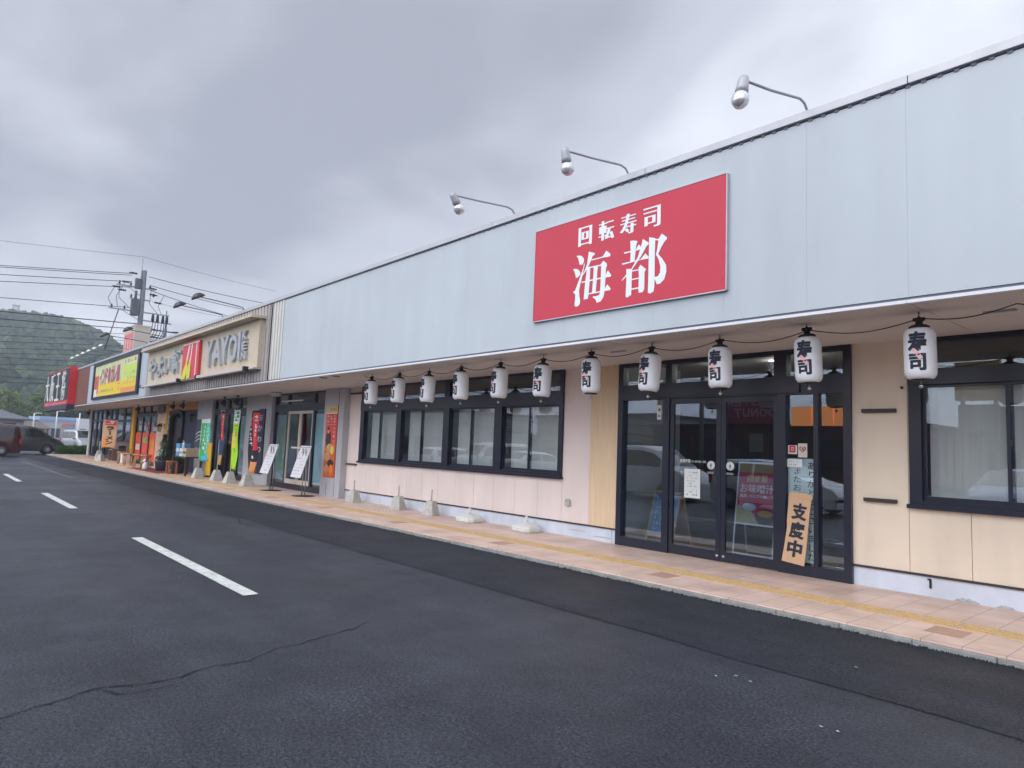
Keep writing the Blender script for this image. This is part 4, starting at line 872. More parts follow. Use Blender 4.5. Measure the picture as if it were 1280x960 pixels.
t.rotation_euler = (math.radians(-4), math.radians(6.0), 0); t.location.x = -4.285; t.location.z = .20; t.location.y = YF-.075; t.scale = (.93, 1, .97)
# things inside the lobby
t = empty('blackboard', (-6.82, 9.15, .062), 'folding blackboard with a wooden frame behind the left entrance glass', 'blackboard')
def aframe(t, w_, h, ang, fr, fw, face):
    g = MB(); 
    g.box(-w_/2, -w_/2+fw, -.012, .012, 0, h); g.box(w_/2-fw, w_/2, -.012, .012, 0, h); g.box(-w_/2+fw, w_/2-fw, -.012, .012, h-fw, h); g.box(-w_/2+fw, w_/2-fw, -.012, .012, .12, .12+fw)
    R_ = Matrix.Rotation(-ang, 4, 'X'); g.xf(R_); g.build('frame', fr, t)
    g = MB(); g.box(-w_/2, -w_/2+fw, -.012, .012, 0, h); g.box(w_/2-fw, w_/2, -.012, .012, 0, h); g.box(-w_/2+fw, w_/2-fw, -.012, .012, h-fw, h); g.box(-w_/2+fw, w_/2-fw, -.012, .012, .12, .12+fw)
    off_ = 2*h*math.sin(ang); g.xf(Matrix.Translation((0, off_+.03, 0)) @ Matrix.Rotation(ang, 4, 'X')); g.build('rear_frame', fr, t)
    g = MB(); g.box(-w_/2+fw, w_/2-fw, -.006, .006, .12+fw, h-fw); g.xf(R_); fo = g.build('board', face, t)
    g = MB(); g.box(-w_/2+fw, w_/2-fw, -.006, .006, .12+fw, h-fw); g.xf(Matrix.Translation((0, off_+.03, 0)) @ Matrix.Rotation(ang, 4, 'X')); g.build('rear_board', mat('rear_board', (.42, .24, .13), .7), t)
    return fo
fo = aframe(t, .60, .88, .24, M_wood, .035, mat('slate', (.15, .27, .38), .7, var=.3, vscale=5))
g = MB(); squiggle(g, -.2, .2, .22, .75, -.0065, 6, 6, .65, seed=21); g.xf(Matrix.Rotation(-.22, 4, 'X')); g.build('chalk_writing', mat('chalk', (.45, .55, .6), .9), fo)
t.rotation_euler.z = math.radians(-8)
t = empty('poster_stand', (-5.19, 9.15, .062), 'tall poster stand with a dark red soup poster inside the right door', 'poster stand')
g = MB(); w_, h = .66, 1.40; ang = .12; fw = .022
for s_, a_ in ((1, -ang), (-1, ang)):
    k = len(g.v)
    g.box(-w_/2, -w_/2+fw, -.01, .01, 0, h); g.box(w_/2-fw, w_/2, -.01, .01, 0, h); g.box(-w_/2+fw, w_/2-fw, -.01, .01, h-fw, h); g.box(-w_/2+fw, w_/2-fw, -.01, .01, .49, .49+fw); g.box(-w_/2+fw, w_/2-fw, -.01, .01, .06, .06+fw)
    g.xf(Matrix.Translation((0, 0 if s_ > 0 else 2*h*math.sin(ang)+.03, 0)) @ Matrix.Rotation(a_, 4, 'X'), k)
g.build('frame', mat('stand_alu', (.5, .5, .48), .35, metal=.6), t)
g = MB(); R_ = Matrix.Rotation(-ang, 4, 'X')
def rr(a, b, c, d, y, mi): g.add([(a, y, c), (b, y, c), (b, y, d), (a, y, d)], [(0, 1, 2, 3)], mi)
rr(-.31, .31, .365, 1.375, -.002, 0); rr(-.31, .31, 1.23, 1.375, -.004, 1)
g.prism([(-.31, .365), (.06, .365), (-.02, .52), (-.12, .62), (-.31, .66)], -.006, -.004, 2)
def ell(cx, cz, rx, rz, y, mi): g.add([(cx+rx*math.cos(2*math.pi*i/30), y, cz+rz*math.sin(2*math.pi*i/30)) for i in range(30)], [tuple(range(30))], mi)
ell(.16, .50, .155, .13, -.007, 3); ell(.16, .545, .148, .07, -.0085, 4); ell(.16, .545, .125, .055, -.0095, 5); ell(-.10, .64, .115, .065, -.009, 6)
g.v = [(v[0], v[1], .515+(v[2]-.365)*.85) for v in g.v]; g.xf(R_); po = g.build('poster', [mat('poster_maroon', (.42, .03, .075), .5), mat('poster_gold', (.30, .20, .07), .5), mat('poster_rice', (.42, .36, .18), .6, var=.4, vscale=50), mat('poster_bowl', (.02, .015, .015), .4), mat('bowl_rim', (.06, .03, .02), .4), mat('soup', (.42, .20, .04), .5), mat('poster_disc', (.40, .47, .48), .5)], t)
g = MB(); text_h(g, '自家製', -.17, .17, 1.06, 1.19, -.0075, off=.02); g.v = [(v[0], v[1], .515+(v[2]-.365)*.85) for v in g.v]; g.xf(R_); g.build('lettering', mat('gold_text', (.66, .44, .18), .5), po)
g = MB(); text_h(g, 'お味噌汁', -.28, .28, .88, 1.03, -.0075, off=.015); text_h(g, '無料', -.27, -.14, .79, .86, -.0075, off=.02); text_h(g, 'セルフサービス', -.12, .28, .80, .85, -.0075, off=.015); g.v = [(v[0], v[1], .515+(v[2]-.365)*.85) for v in g.v]; g.xf(R_); g.build('lettering', mat('pale_text', (.80, .66, .64), .5), po)
t.rotation_euler.z = math.radians(-4)
# counter and rails deeper inside
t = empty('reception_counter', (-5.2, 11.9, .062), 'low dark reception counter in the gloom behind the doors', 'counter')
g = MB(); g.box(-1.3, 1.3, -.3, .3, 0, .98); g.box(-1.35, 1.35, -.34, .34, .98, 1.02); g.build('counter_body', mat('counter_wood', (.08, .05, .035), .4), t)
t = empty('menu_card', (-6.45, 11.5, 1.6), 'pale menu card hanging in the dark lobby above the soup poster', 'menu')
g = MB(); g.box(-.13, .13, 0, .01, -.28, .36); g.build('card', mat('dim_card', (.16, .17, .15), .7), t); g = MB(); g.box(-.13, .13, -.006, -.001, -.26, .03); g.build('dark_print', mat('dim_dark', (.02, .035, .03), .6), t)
t = empty('umbrella_stand', (-3.88, 9.0, .062), 'low metal umbrella rack behind the right entrance pane', 'umbrella stand')
g = MB()
for z in (.12, .42):
    g.tube([(-.28, -.12, z), (.22, -.12, z), (.22, .12, z), (-.28, .12, z), (-.28, -.12, z)], .010, 6)
    for k in range(5): g.tube([(-.2+.1*k, -.12, z), (-.2+.1*k, .12, z)], .005, 6)
for x, y in ((-.28, -.12), (.22, -.12), (.22, .12), (-.28, .12)): g.tube([(x, y, 0), (x, y, .42)], .010, 6)
g.build('rack', M_steel, t)
# ------------------------------------------------------------------ nobori flags
def nobori(x, y, zt, zb, wd, lb, layers, rz=0, base=True, text=None, bandw=None, waves=.03, lean=0, seed=1, fold=1.0, marks=None, marks_mat=None):
    """layers: list of (t0, t1, u0, u1, material) in cloth coordinates; wd width"""
    t = empty('banner_flag', (x, y, .06), lb, 'banner flag', 'tall banner flags along the shop fronts')
    if base:
        g = MB(); g.frustum((0, 0, 0), (.40, .36), (.17, .16), .36); g.build('concrete_block', M_concl, t, bevel=.012, fix=True)
    g = MB(); g.tube([(0, 0, .3), (lean*.4, 0, zt-.02)], .012, 8); g.tube([(lean*.4-.02, 0, zt-.06), (lean*.4+wd*fold, 0, zt-.05)], .008, 6); g.build('pole', M_white, t)
    nu, nv = 10, 22; r = random.Random(seed); ph = r.uniform(0, 6)
    def P(u, v):    # v 0 top..1 bottom
        z = zt-.06-(zt-zb-.06)*v
        return Vector((lean*.4*(1-v)+.015+u*wd*fold*(1-.12*v*math.sin(v*3+ph)**2), waves*math.sin(u*5*(1+v)+ph+v*4)*(.35+v)+(.0), z-.02*math.sin(u*7+ph)*v))
    mats_ = [l[4] for l in layers]; um = list(dict.fromkeys(mats_)); g = MB()
    vs = [P(i/nu, j/nv) for j in range(nv+1) for i in range(nu+1)]; fs = []; mi = []
    for j in range(nv):
        for i in range(nu):
            u, v = (i+.5)/nu, (j+.5)/nv; m_ = 0
            for k, l in enumerate(layers):
                if l[0] <= v < l[1] and l[2] <= u < l[3]: m_ = um.index(l[4])
            fs.append((j*(nu+1)+i, j*(nu+1)+i+1, (j+1)*(nu+1)+i+1, (j+1)*(nu+1)+i)); mi.append(m_)
    g.v = [tuple(v) for v in vs]; g.f = fs; g.m = mi; g.sm = [True]*len(fs)
    cl = g.build('banner', um, t)
    so_ = cl.modifiers.new('thickness', 'SOLIDIFY'); so_.thickness = .004; so_.offset = 0
    if text:
        for s_, u0, u1, v0, v1, m_, off_ in text:
            g = MB(); n = len(s_)
            for k, ch in enumerate(s_):
                vs_, fs_, a, b, c, d = glyph(ch, off_)
                if ch == '｜': a, b = a-.35, b+.35
                q0 = v0+(v1-v0)*k/n; q1 = v0+(v1-v0)*(k+.9)/n
                pts_ = []
                for xx, yy in vs_:
                    u = u0+(u1-u0)*(xx-a)/(b-a); v = q1+(q0-q1)*(yy-c)/(d-c); p = P(u, v); p.y -= .012; pts_.append(p)
                g.add(pts_, fs_)
            g.build('lettering', m_, cl)
    if marks:
        g = MB(); r = random.Random(seed+100)
        for (u0, u1, v0, v1, n) in marks:
            for k in range(n):
                q0 = v0+(v1-v0)*k/n; q1 = v0+(v1-v0)*(k+.75)/n
                for j in range(r.choice((2, 3))):       # short strokes of unreadable print
                    horiz = r.random() < .5
                    ua = r.uniform(u0, u1-.12*(u1-u0)); ub = u1-r.uniform(0, .2)*(u1-u0) if horiz else ua+.22*(u1-u0); va = r.uniform(q0, q1); vb = va+.010 if horiz else q1
                    if horiz: ua = u0+r.uniform(0, .2)*(u1-u0)
                    pp = [P(a_, b_) for a_, b_ in ((ua, vb), (ub, vb), (ub, va if horiz else q0), (ua, va if horiz else q0))]
                    for p in pp: p.y -= .010+.001*j
                    g.add(pp, [(0, 1, 2, 3)])
        g.build('print', marks_mat or fwhite, cl)
    t.rotation_euler.z = rz
    return t
mc = lambda n, c: mat(n, c, .7)
fgreen, fteal, fcyan, fwhite = mc('flag_green', (.02, .42, .10)), mc('flag_teal', (.10, .52, .36)), mc('flag_cyan', (.08, .40, .62)), mc('flag_white', (.70, .72, .70))
fred, fblack, forange, flime, fyel = mc('flag_red', (.68, .03, .05)), mc('flag_black', (.015, .015, .02)), mc('flag_orange', (.72, .30, .10)), mc('flag_lime', (.40, .70, .02)), mc('flag_yellow', (.75, .62, .08))
ftan = mc('flag_tan', (.62, .36, .20))
nobori(-25.65, 7.69, 2.14, .62, .98, 'bright green and white banner flag beside the curry shop tables', [(0, 1, 0, 1, fgreen), (0, .9, .62, 1, fteal), (.85, 1, .3, 1, fcyan), (0, .10, 0, 1, fwhite)], text=[('おすすめ', .60, .85, .18, .82, fwhite, .03)] if False else None, seed=2, marks=[(.3, .58, .15, .85, 7), (.68, .9, .2, .8, 8)])
nobori(-24.22, 7.87, 2.42, .55, .62, 'narrow red and navy banner flag before the first window post', [(0, 1, 0, 1, fblack), (.05, .55, .25, 1, fred), (.55, .80, 0, 1, mc('flag_navy', (.03, .05, .12))), (.80, 1, .2, 1, mc('flag_food', (.55, .35, .12)))], seed=5, fold=.62, marks=[(.4, .8, .08, .5, 6), (.1, .5, .58, .78, 3)])
nobori(-22.92, 7.87, 2.42, .45, .66, 'lime green and yellow banner flag before the middle of the windows', [(0, 1, 0, 1, flime), (.0, .22, 0, 1, fwhite), (.36, .62, 0, .8, fyel)], seed=9, fold=.75, marks=[(.3, .7, .24, .95, 9), (.1, .9, .02, .2, 3)], marks_mat=mc('flag_darkgreen', (.05, .28, .06)))
nobori(-21.43, 7.88, 2.40, .42, .66, 'red banner flag with black food picture foot by the navy panel', [(0, 1, 0, 1, fblack), (.05, .62, .3, 1, fred), (.80, 1, .35, 1, forange)], seed=12, fold=1.0, waves=.05, marks=[(.42, .8, .08, .58, 7), (.1, .24, .1, .6, 6), (.3, .7, .66, .78, 2)])
nobori(-41.2, 7.45, 2.20, .72, .90, 'orange ramen banner flag with black katakana by the brown wall', [(0, 1, 0, 1, ftan), (0, .16, .1, .9, fred), (.16, 1, 0, .14, forange), (.62, 1, .0, .6, forange)], text=[('ラ｜メン', .22, .78, .22, .92, fblack, .05)], seed=3, waves=.02, rz=.6, marks=[(.2, .8, .03, .13, 2)])
# navy vertical panel and pillar poster
t = empty('vertical_sign', (-22.15, 8.48, .4), 'navy vertical sign with pale hiragana on the grey pillar', 'sign')
g = MB(); g.box(-22.50, -21.86, 8.46, 8.495, .4, 2.5); WB(g, 'panel', mat('navy_sign', (.02, .022, .055), .5), t)
g = MB(); text_v(g, 'おかわり', -22.36, -22.0, 1.0, 2.40, 8.4575, off=.01, fit=True, gap=.4); WB(g, 'lettering', mat('pale_sign', (.62, .62, .68), .5), t)
t = empty('wall_poster', (-17.1, 8.44, .58), 'tall red food poster with a yellow heading on the grey pillar', 'poster')
g = MB(); g.box(-17.40, -16.76, 8.435, 8.449, .57, 2.48, 0)
def rw(a, b, c, d, y, mi): g.add([(a, y, c), (b, y, c), (b, y, d), (a, y, d)], [(0, 1, 2, 3)], mi)
rw(-17.40, -16.76, 2.30, 2.48, 8.434, 1); rw(-17.40, -16.76, 2.27, 2.30, 8.4335, 4)
rw(-17.40, -16.79, .60, 1.5, 8.434, 2)
# figure in dark clothes and bowls of food
def bl(cx, cz, rx, rz, y, mi, n=18, sd=1):
    r = random.Random(sd); g.add([(cx+rx*math.cos(2*math.pi*i/n)*r.uniform(.85, 1.1), y, cz+rz*math.sin(2*math.pi*i/n)*r.uniform(.85, 1.1)) for i in range(n)], [tuple(range(n))], mi)
bl(-17.2, 1.55, .16, .28, 8.4325, 3, sd=1); bl(-17.22, 1.82, .06, .09, 8.4315, 5, sd=2); bl(-17.22, 1.87, .065, .05, 8.4310, 3, sd=9)
bl(-17.12, 1.35, .17, .12, 8.4315, 6, sd=3); bl(-17.2, 1.12, .17, .13, 8.4310, 6, sd=4); bl(-16.95, 1.30, .10, .12, 8.4305, 7, sd=5); bl(-17.0, .95, .18, .10, 8.4300, 3, sd=6); bl(-17.22, .80, .13, .12, 8.4295, 6, sd=7); bl(-16.95, .80, .11, .12, 8.4290, 8, sd=8)
WB(g, 'sheet', [mat('poster_red', (.68, .05, .03), .45), mat('poster_head', (.62, .50, .18), .5), mat('poster_orange', (.70, .14, .03), .5, var=.4, vscale=12), mat('poster_dark', (.03, .02, .02), .5), M_white, mat('poster_skin', (.60, .40, .30), .5), mat('poster_food', (.62, .36, .14), .5, var=.5, vscale=25), mat('poster_yellow', (.70, .60, .10), .5), mat('poster_orange2', (.80, .22, .02), .5)], t)
g = MB(); text_h(g, '定食', -17.12, -16.80, 2.33, 2.45, 8.4325, off=.02); WB(g, 'lettering', M_ink, t) if False else None
g = MB(); squiggle(g, -17.37, -16.8, 1.95, 2.25, 8.4335, 4, 3, 1, seed=31); squiggle(g, -16.98, -16.8, 1.5, 1.95, 8.4335, 4, 1, 1, seed=32); WB(g, 'print', M_white, t)
g = MB(); squiggle(g, -17.2, -16.8, 2.33, 2.45, 8.4335, 1, 4, 1, seed=33); WB(g, 'print', M_ink, t)
# menu board stands
def menu_stand(x, y, lb, seed):
    t = empty('menu_stand', (x, y, .06), lb, 'menu stand', 'tilted menu boards on steel stands')
    g = MB(); g.lathe([(.30, 0), (.30, .012), (.05, .02), (.04, .02)], n=28); g.build('foot_plate', M_dark, t)
    g = MB(); g.tube([(-.09, 0, .015), (-.09, 0, .62), (-.20, 0, 1.25)], .014, 8); g.tube([(.09, 0, .015), (.09, 0, .62), (-.02, 0, 1.25)], .014, 8); g.build('legs', M_steel, t)
    R_ = Matrix.Translation((-.18, -.04, .90)) @ Matrix.Rotation(math.radians(-17), 4, 'X')
    g = MB(); g.box(-.31, .31, -.012, .012, -.44, .44); g.xf(R_); b_ = g.build('board', mat('menu_white', (.66, .66, .68), .4), t, bevel=.004, fix=True)
    g = MB(); squiggle(g, -.26, .26, -.38, .38, -.0125, 9, 7, .75, seed=seed); g.xf(R_); g.build('print', mat('menu_print', (.40, .25, .25), .6), b_)
    g = MB(); g.box(-.31, .31, -.02, -.0125, .38, .40); g.xf(R_); g.build('clip', mat('clip_bar', (.25, .25, .27), .4), b_)
    return t
menu_stand(-19.45, 7.86, 'white tilted menu board leaning left beside the red banner flag', 41)
menu_stand(-17.35, 7.89, 'white tilted menu board in front of the glass sliding doors', 42)
# ------------------------------------------------------------------ curry shop furniture
for i, (x, y) in enumerate(((-38.1, 7.8), (-35.9, 7.62), (-33.9, 7.6), (-32.9, 7.68))):
    t = empty('stool', (x, y, .06), ['wooden stool beside the yellow post, leftmost of the row', 'wooden stool before the first red window poster', 'wooden stool before the right red window poster', 'wooden stool next to the white dog figurine'][i], 'stool', 'wooden stools outside the curry shop')
    g = MB(); g.lathe([(.22, .53), (.23, .54), (.23, .57), (.22, .58)], n=20); g.build('seat', M_wood, t)
    for a in (45, 135, 225, 315):
        c_, s_ = math.cos(math.radians(a)), math.sin(math.radians(a)); g = MB(); g.tube([(.21*c_, .21*s_, 0), (.17*c_, .17*s_, .53)], .024, 8); g.build('leg', M_wood, t)
def conifer(x, y, s, lb):
    t = empty('potted_conifer', (x, y, .06), lb, 'potted plant', 'potted conifers at the curry shop door')
    g = MB(); g.lathe([(.22*s, 0), (.26*s, .02), (.31*s, .40*s), (.33*s, .46*s), (.29*s, .46*s), (.27*s, .42*s)], n=24); g.build('pot', mat('pot_navy', (.03, .035, .05), .5), t)
    g = MB(); g.tube([(0, 0, .40*s), (0, 0, 1.1*s)], [.03, .012], 8); g.build('stem', M_brown, t)
    r = random.Random(int(abs(x)*10)); g = MB()
    for k in range(1500):
        h = r.random()**.8; z = .42*s+h*1.15*s; R_ = (.25*(1-h)**.7+.03)*s*(1+.25*math.sin(h*20+x)); a = r.uniform(0, 6.283); q = R_*math.sqrt(r.uniform(.3, 1))
        c = Vector((q*math.cos(a), q*math.sin(a), z)); d = Vector((math.cos(a), math.sin(a), r.uniform(.3, 1.4))).normalized()*.055; e_ = Vector((-d.y, d.x, r.uniform(-.02, .02))).normalized()*.016
        g.add([c-e_, c+e_, c+d], [(0, 1, 2)])
    for k in range(500):
        a = r.uniform(0, 6.283); q = .31*s*math.sqrt(r.random()); c = Vector((q*math.cos(a), q*math.sin(a), .45*s+r.uniform(0, .18*s))); d = Vector((r.uniform(-1, 1), r.uniform(-1, 1), r.uniform(0, 1)))*.06; e_ = Vector((r.uniform(-1, 1), r.uniform(-1, 1), 0)).normalized()*.02
        g.add([c-e_, c+e_, c+d], [(0, 1, 2)])
    g.build('foliage', mat('conifer_leaf', (.035, .085, .035), .8, var=.5, vscale=9), t)
conifer(-30.5, 7.75, .95, 'dark potted conifer left of the black curry shop door'); conifer(-28.95, 7.9, .88, 'dark potted conifer right of the black curry shop door')
struct(MB().box(-33.4, -28.6, 7.1, 8.0, .0605, .075).build('floor_mat', mat('red_mat', (.20, .03, .03), .9)))
# white figurine: sitting dog
t = empty('dog_figurine', (-31.7, 7.4, .06), 'small white sitting dog figurine beside the left conifer pot', 'figurine')
g = MB(); g.lathe([(.07, 0), (.11, .04), (.12, .12), (.09, .24), (.06, .32)], n=14); g.tube([(0, -.06, .26), (0, -.09, .14), (0, -.10, .01)], [.035, .03, .035], 8); g.lathe([(.02, .29), (.07, .33), (.08, .38), (.05, .44), (.01, .46)], (0, -.02, 0), 14); g.tube([(0, -.07, .37), (0, -.14, .35)], [.035, .022], 8)
g.build('body', M_white, t)
for s_ in (-1, 1): h = MB(); h.tube([(s_*.06, -.01, .43), (s_*.085, -.01, .36)], [.02, .012], 6); h.build('ear', M_black, t)
# white triangular cloth / sandwich board beside plant
t = empty('sandwich_board', (-33.3, 8.2, .06), 'mint green folded sandwich board behind the left conifer', 'sandwich board')
g = MB(); g.box(-.28, .28, -.01, .01, 0, 1.0); g.xf(Matrix.Rotation(-.2, 4, 'X')); g.build('front_board', mc('mint_board', (.45, .58, .45)), t)
g = MB(); g.box(-.28, .28, -.01, .01, 0, 1.0); g.xf(Matrix.Translation((0, .42, 0)) @ Matrix.Rotation(.2, 4, 'X')); g.build('rear_board', mc('mint_board', (.45, .58, .45)), t)
# table with boxes
t = empty('display_table', (-27.6, 7.85, .06), 'low dark table outside the curry shop carrying lunch boxes', 'table')
g = MB(); g.box(-.85, .85, -.3, .3, .66, .70); g.build('table_top', M_brown, t)
for x, y in ((-.8, -.26), (.8, -.26), (-.8, .26), (.8, .26)): g = MB(); g.box(x-.03, x+.03, y-.03, y+.03, 0, .66); g.build('leg', M_brown, t)
for i, (dx, w_, h, m_, lb) in enumerate(((-.62, .40, .48, mc('box_blue', (.10, .30, .55)), 'blue and white carton at the left end of the display table'), (-.15, .42, .30, mc('box_white', (.65, .63, .60)), 'white carton in the middle of the display table'), (.30, .38, .32, mc('box_buff', (.50, .40, .28)), 'buff carton on the display table, right of the white one'))):
    b_ = empty('carton', (-27.6+dx, 7.85, .76), lb, 'box', 'cartons on the display table'); g = MB(); g.box(-w_/2, w_/2, -.2, .2, 0, h); g.build('carton_body', m_, b_, bevel=.01, fix=True)
    g = MB(); g.box(-w_/2+.02, w_/2-.02, -.203, -.2005, h*.35, h*.6); g.build('printed_band', mc('band%d' % i, [(.6, .62, .62), (.30, .26, .25), (.06, .06, .07)][i]), b_)
t = empty('spray_bottle', (-28.0, 7.8, 1.07), 'white dispenser bottle standing on the cartons', 'bottle')
g = MB(); g.lathe([(.045, 0), (.05, .01), (.05, .18), (.02, .22)], n=14); g.build('bottle_body', M_white, t); g = MB(); g.tube([(0, 0, .21), (0, 0, .27), (0, -.05, .27)], .012, 8); g.build('nozzle', M_white, t)
t = empty('crate_stool', (-28.25, 7.5, .06), 'reddish wooden crate stool at the left end of the display table', 'stool')
g = MB(); M_rw = mc('red_wood', (.36, .12, .06))
g.box(-.2, .2, -.16, .16, .46, .50); g.build('seat', M_rw, t)
for x, y in ((-.17, -.13), (.17, -.13), (-.17, .13), (.17, .13)): g = MB(); g.box(x-.025, x+.025, y-.025, y+.025, 0, .46); g.build('leg', M_rw, t)
# yellow upright banner board, dark t-shirt poster
t = empty('standing_board', (-26.55, 8.3, .06), 'yellow standing board between display table and green flag', 'sign board'); g = MB(); g.box(-.28, .28, -.02, .02, .05, 1.25); g.build('board', mc('board_yellow', (.72, .42, .02)), t, bevel=.01, fix=True); g = MB(); g.box(-.3, .3, -.15, .15, 0, .05); g.build('foot', M_dark, t)
t = empty('wall_banner', (-28.1, 8.44, 1.2), 'charcoal banner with white wave lines left of the grey pillar', 'banner'); g = MB(); g.box(-.75, .55, -.01, .01, -.1, 1.0); g.build('cloth', mc('charcoal', (.07, .08, .12)), t)
g = MB()
for k in range(3):
    n = 14; g.tube([(-.65+1.1*i/n, -.014, .12+.14*k+.12*math.sin(math.pi*i/n)) for i in range(n+1)], .02, 6)
g.build('wave_lines', M_white, t)
# wall lantern lamps, eaves spotlights
def wall_lamp(x, z, lb):
    t = empty('wall_lamp', (x, 8.55, z), lb, 'wall lamp', 'black carriage lamps outside the curry shop')
    g = MB(); g.box(-.05, .05, 0, .03, -.12, .12); g.tube([(0, 0, .05), (0, -.14, .12), (0, -.2, .05)], .015, 8); g.build('bracket', M_dark, t)
    g = MB(); g.frustum((0, -.2, -.28), (.10, .10), (.18, .18), .26); g.build('glass_body', glass('lamp_glass', (.7, .65, .5), .05), t); g = MB(); g.frustum((0, -.2, -.02), (.26, .26), (.05, .05), .12); g.build('hood', M_dark, t)
wall_lamp(-33.9, 1.95, 'black carriage lamp on the mural wall beside the yellow post'); wall_lamp(-29.3, 2.35, 'black carriage lamp right of the black curry shop door')
def eaves_spot(x, lb):
    t = empty('eaves_spotlight', (x, 8.1, 2.95), lb, 'spotlight', 'black spotlights under the eaves')
    g = MB(); g.lathe([(.05, 0), (.05, -.03), (.015, -.035), (.015, -.12)], n=12); g.build('mount', M_dark, t)
    g = MB(); g.lathe([(.03, .1), (.07, .08), (.09, -.02), (.12, -.10), (.10, -.11)], n=16); g.xf(Matrix.Translation((0, -.02, -.2)) @ Matrix.Rotation(math.radians(-35), 4, 'X')); g.build('lamp_head', M_dark, t)
for x, lb in ((-23.4, 'black eaves spotlight above the red banner flag'), (-24.7, 'black eaves spotlight before the right window pane'), (-29.6, 'black eaves spotlight at the right of the orange header'), (-31.0, 'black eaves spotlight over the arched doorway'), (-37.0, 'black eaves spotlight over the red window posters'), (-49.5, 'black eaves spotlight at the far left end')): eaves_spot(x, lb)
t = empty('shop_sign', (-34.4, 8.5, 2.7), 'small black plaque sign on the ochre board over the mural', 'sign'); g = MB(); g.box(-.55, .55, -.04, .02, -.12, .12); g.box(-.35, .35, -.045, -.0405, .121, .2); g.box(-.3, .3, -.06, -.0405, -.17, -.121); g.build('plaque', M_dark, t, bevel=.01, fix=True)
# red posters inside the window
for i, (a, b) in enumerate(((-39.44, -38.27), (-38.09, -36.87), (-36.69, -35.41))):
    t = empty('window_poster', ((a+b)/2, 8.7, .25), ['red window poster with a white menu block, next to the yellow post', 'red window poster with green lettering between the two mullions', 'orange red window poster next to the mural'][i], 'poster', 'red posters in the curry shop window')
    g = MB(); g.box(a, b, YF+.002, YF+.0085, .25, 1.62); WB(g, 'sheet', mat('win_red', (.80, .09, .04), .5, var=.35, vscale=4), t)
    g = MB(); rct = [(a+.2, b-.2, .75, 1.05), (a+.2, b-.25, 1.1, 1.4), (a+.3, b-.3, .6, 1.3)][i]; g.box(rct[0], rct[1], YF-.003, YF+.0015, rct[2], rct[3]); WB(g, 'print_block', [mc('blk_w', (.55, .5, .5)), mc('blk_g', (.25, .40, .12)), mc('blk_o', (.70, .25, .05))][i], t)
# dark bin, cooler, bases at the chinese restaurant
t = empty('waste_bin', (-38.75, 8.15, .06), 'dark tapered waste bin beside the brown wall', 'bin'); g = MB(); g.frustum((0, 0, 0), (.30, .28), (.36, .33), .78); g.build('bin_body', mc('bin_dark', (.04, .04, .05)), t, bevel=.02, fix=True); g = MB(); g.frustum((0, 0, .78), (.39, .36), (.33, .30), .06); g.build('lid', M_dark, t)
t.location.x = -40.0
t = empty('plastic_box', (-39.3, 8.2, .06), 'small white plastic box beside the dark bin', 'box'); g = MB(); g.box(-.2, .2, -.18, .18, 0, .42); g.build('box_body', M_white, t, bevel=.02, fix=True); g = MB(); g.box(-.22, .22, -.2, .2, .42, .47); g.build('lid', M_white, t)
t = empty('service_shelf', (-42.6, 8.35, .06), 'low brown shelf standing against the brown wall', 'shelf'); g = MB(); g.box(-.5, .5, -.2, .2, .55, .62); g.box(-.5, -.44, -.2, .2, 0, .55); g.box(.44, .5, -.2, .2, 0, .55); g.build('shelf_body', mc('shelf_brown', (.22, .13, .10)), t)
t = empty('flag_base', (-43.6, 7.8, .06), 'grey concrete flag base left of the ramen flag', 'flag base'); g = MB(); g.frustum((0, 0, 0), (.5, .4), (.2, .18), .5); g.build('concrete_block', M_concl, t, bevel=.012, fix=True); g = MB(); g.tube([(0, 0, .48), (0, 0, 1.0)], .02, 8); g.build('socket_rod', M_white, t)
WIRES = [((-62.23, -0.14, 15.02), (-60.38, 12.62, 15.78)), ((-60.38, 12.62, 15.78), (-60.32, 23.53, 14.96)), ((-62.32, 0.04, 13.06), (-60.95, 12.16, 14.41)), ((-62.32, 0.05, 12.95), (-61.08, 12.03, 14.27)), ((-62.35, 0.11, 12.39), (-61.1, 12.08, 13.76)), ((-62.37, 0.15, 11.88), (-61.12, 12.12, 13.31)), ((-60.2, 13.06, 14.2), (-60.86, 23.09, 13.78)), ((-60.14, 13.22, 13.5), (-62.31, 21.5, 13.19)), ((-60.16, 13.26, 13.11), (-63.29, 20.46, 12.55)), ((-60.12, 13.44, 12.22), (-62.6, 21.31, 12.23)), ((-62.42, 0.25, 10.88), (-60.91, 12.61, 11.66)), ((-62.46, 0.33, 9.98), (-60.84, 12.88, 10.39)), ((-62.49, 0.38, 9.42), (-81.55, 19.28, 13.01)), ((-62.52, 0.43, 8.86), (-81.29, 19.66, 12.41)), ((-59.94, 0.48, 7.87), (-75.9, 18.41, 11.09)), ((-59.96, 0.52, 7.41), (-75.92, 18.46, 10.57)), ((-59.99, 0.57, 6.9), (-75.95, 18.5, 10.07)), ((-60.01, 0.61, 6.49), (-75.96, 18.53, 9.74)), ((-60.01, 0.61, 6.42), (-76.01, 18.63, 8.67)), ((-60.04, 0.67, 5.82), (-76.02, 18.65, 8.5)), ((-60.05, 0.69, 5.56), (-76.05, 18.71, 7.81)), ((-60.06, 0.72, 5.28), (-76.12, 18.85, 6.3)), ((-60.09, 0.77, 4.72), (-76.12, 18.84, 6.38))]
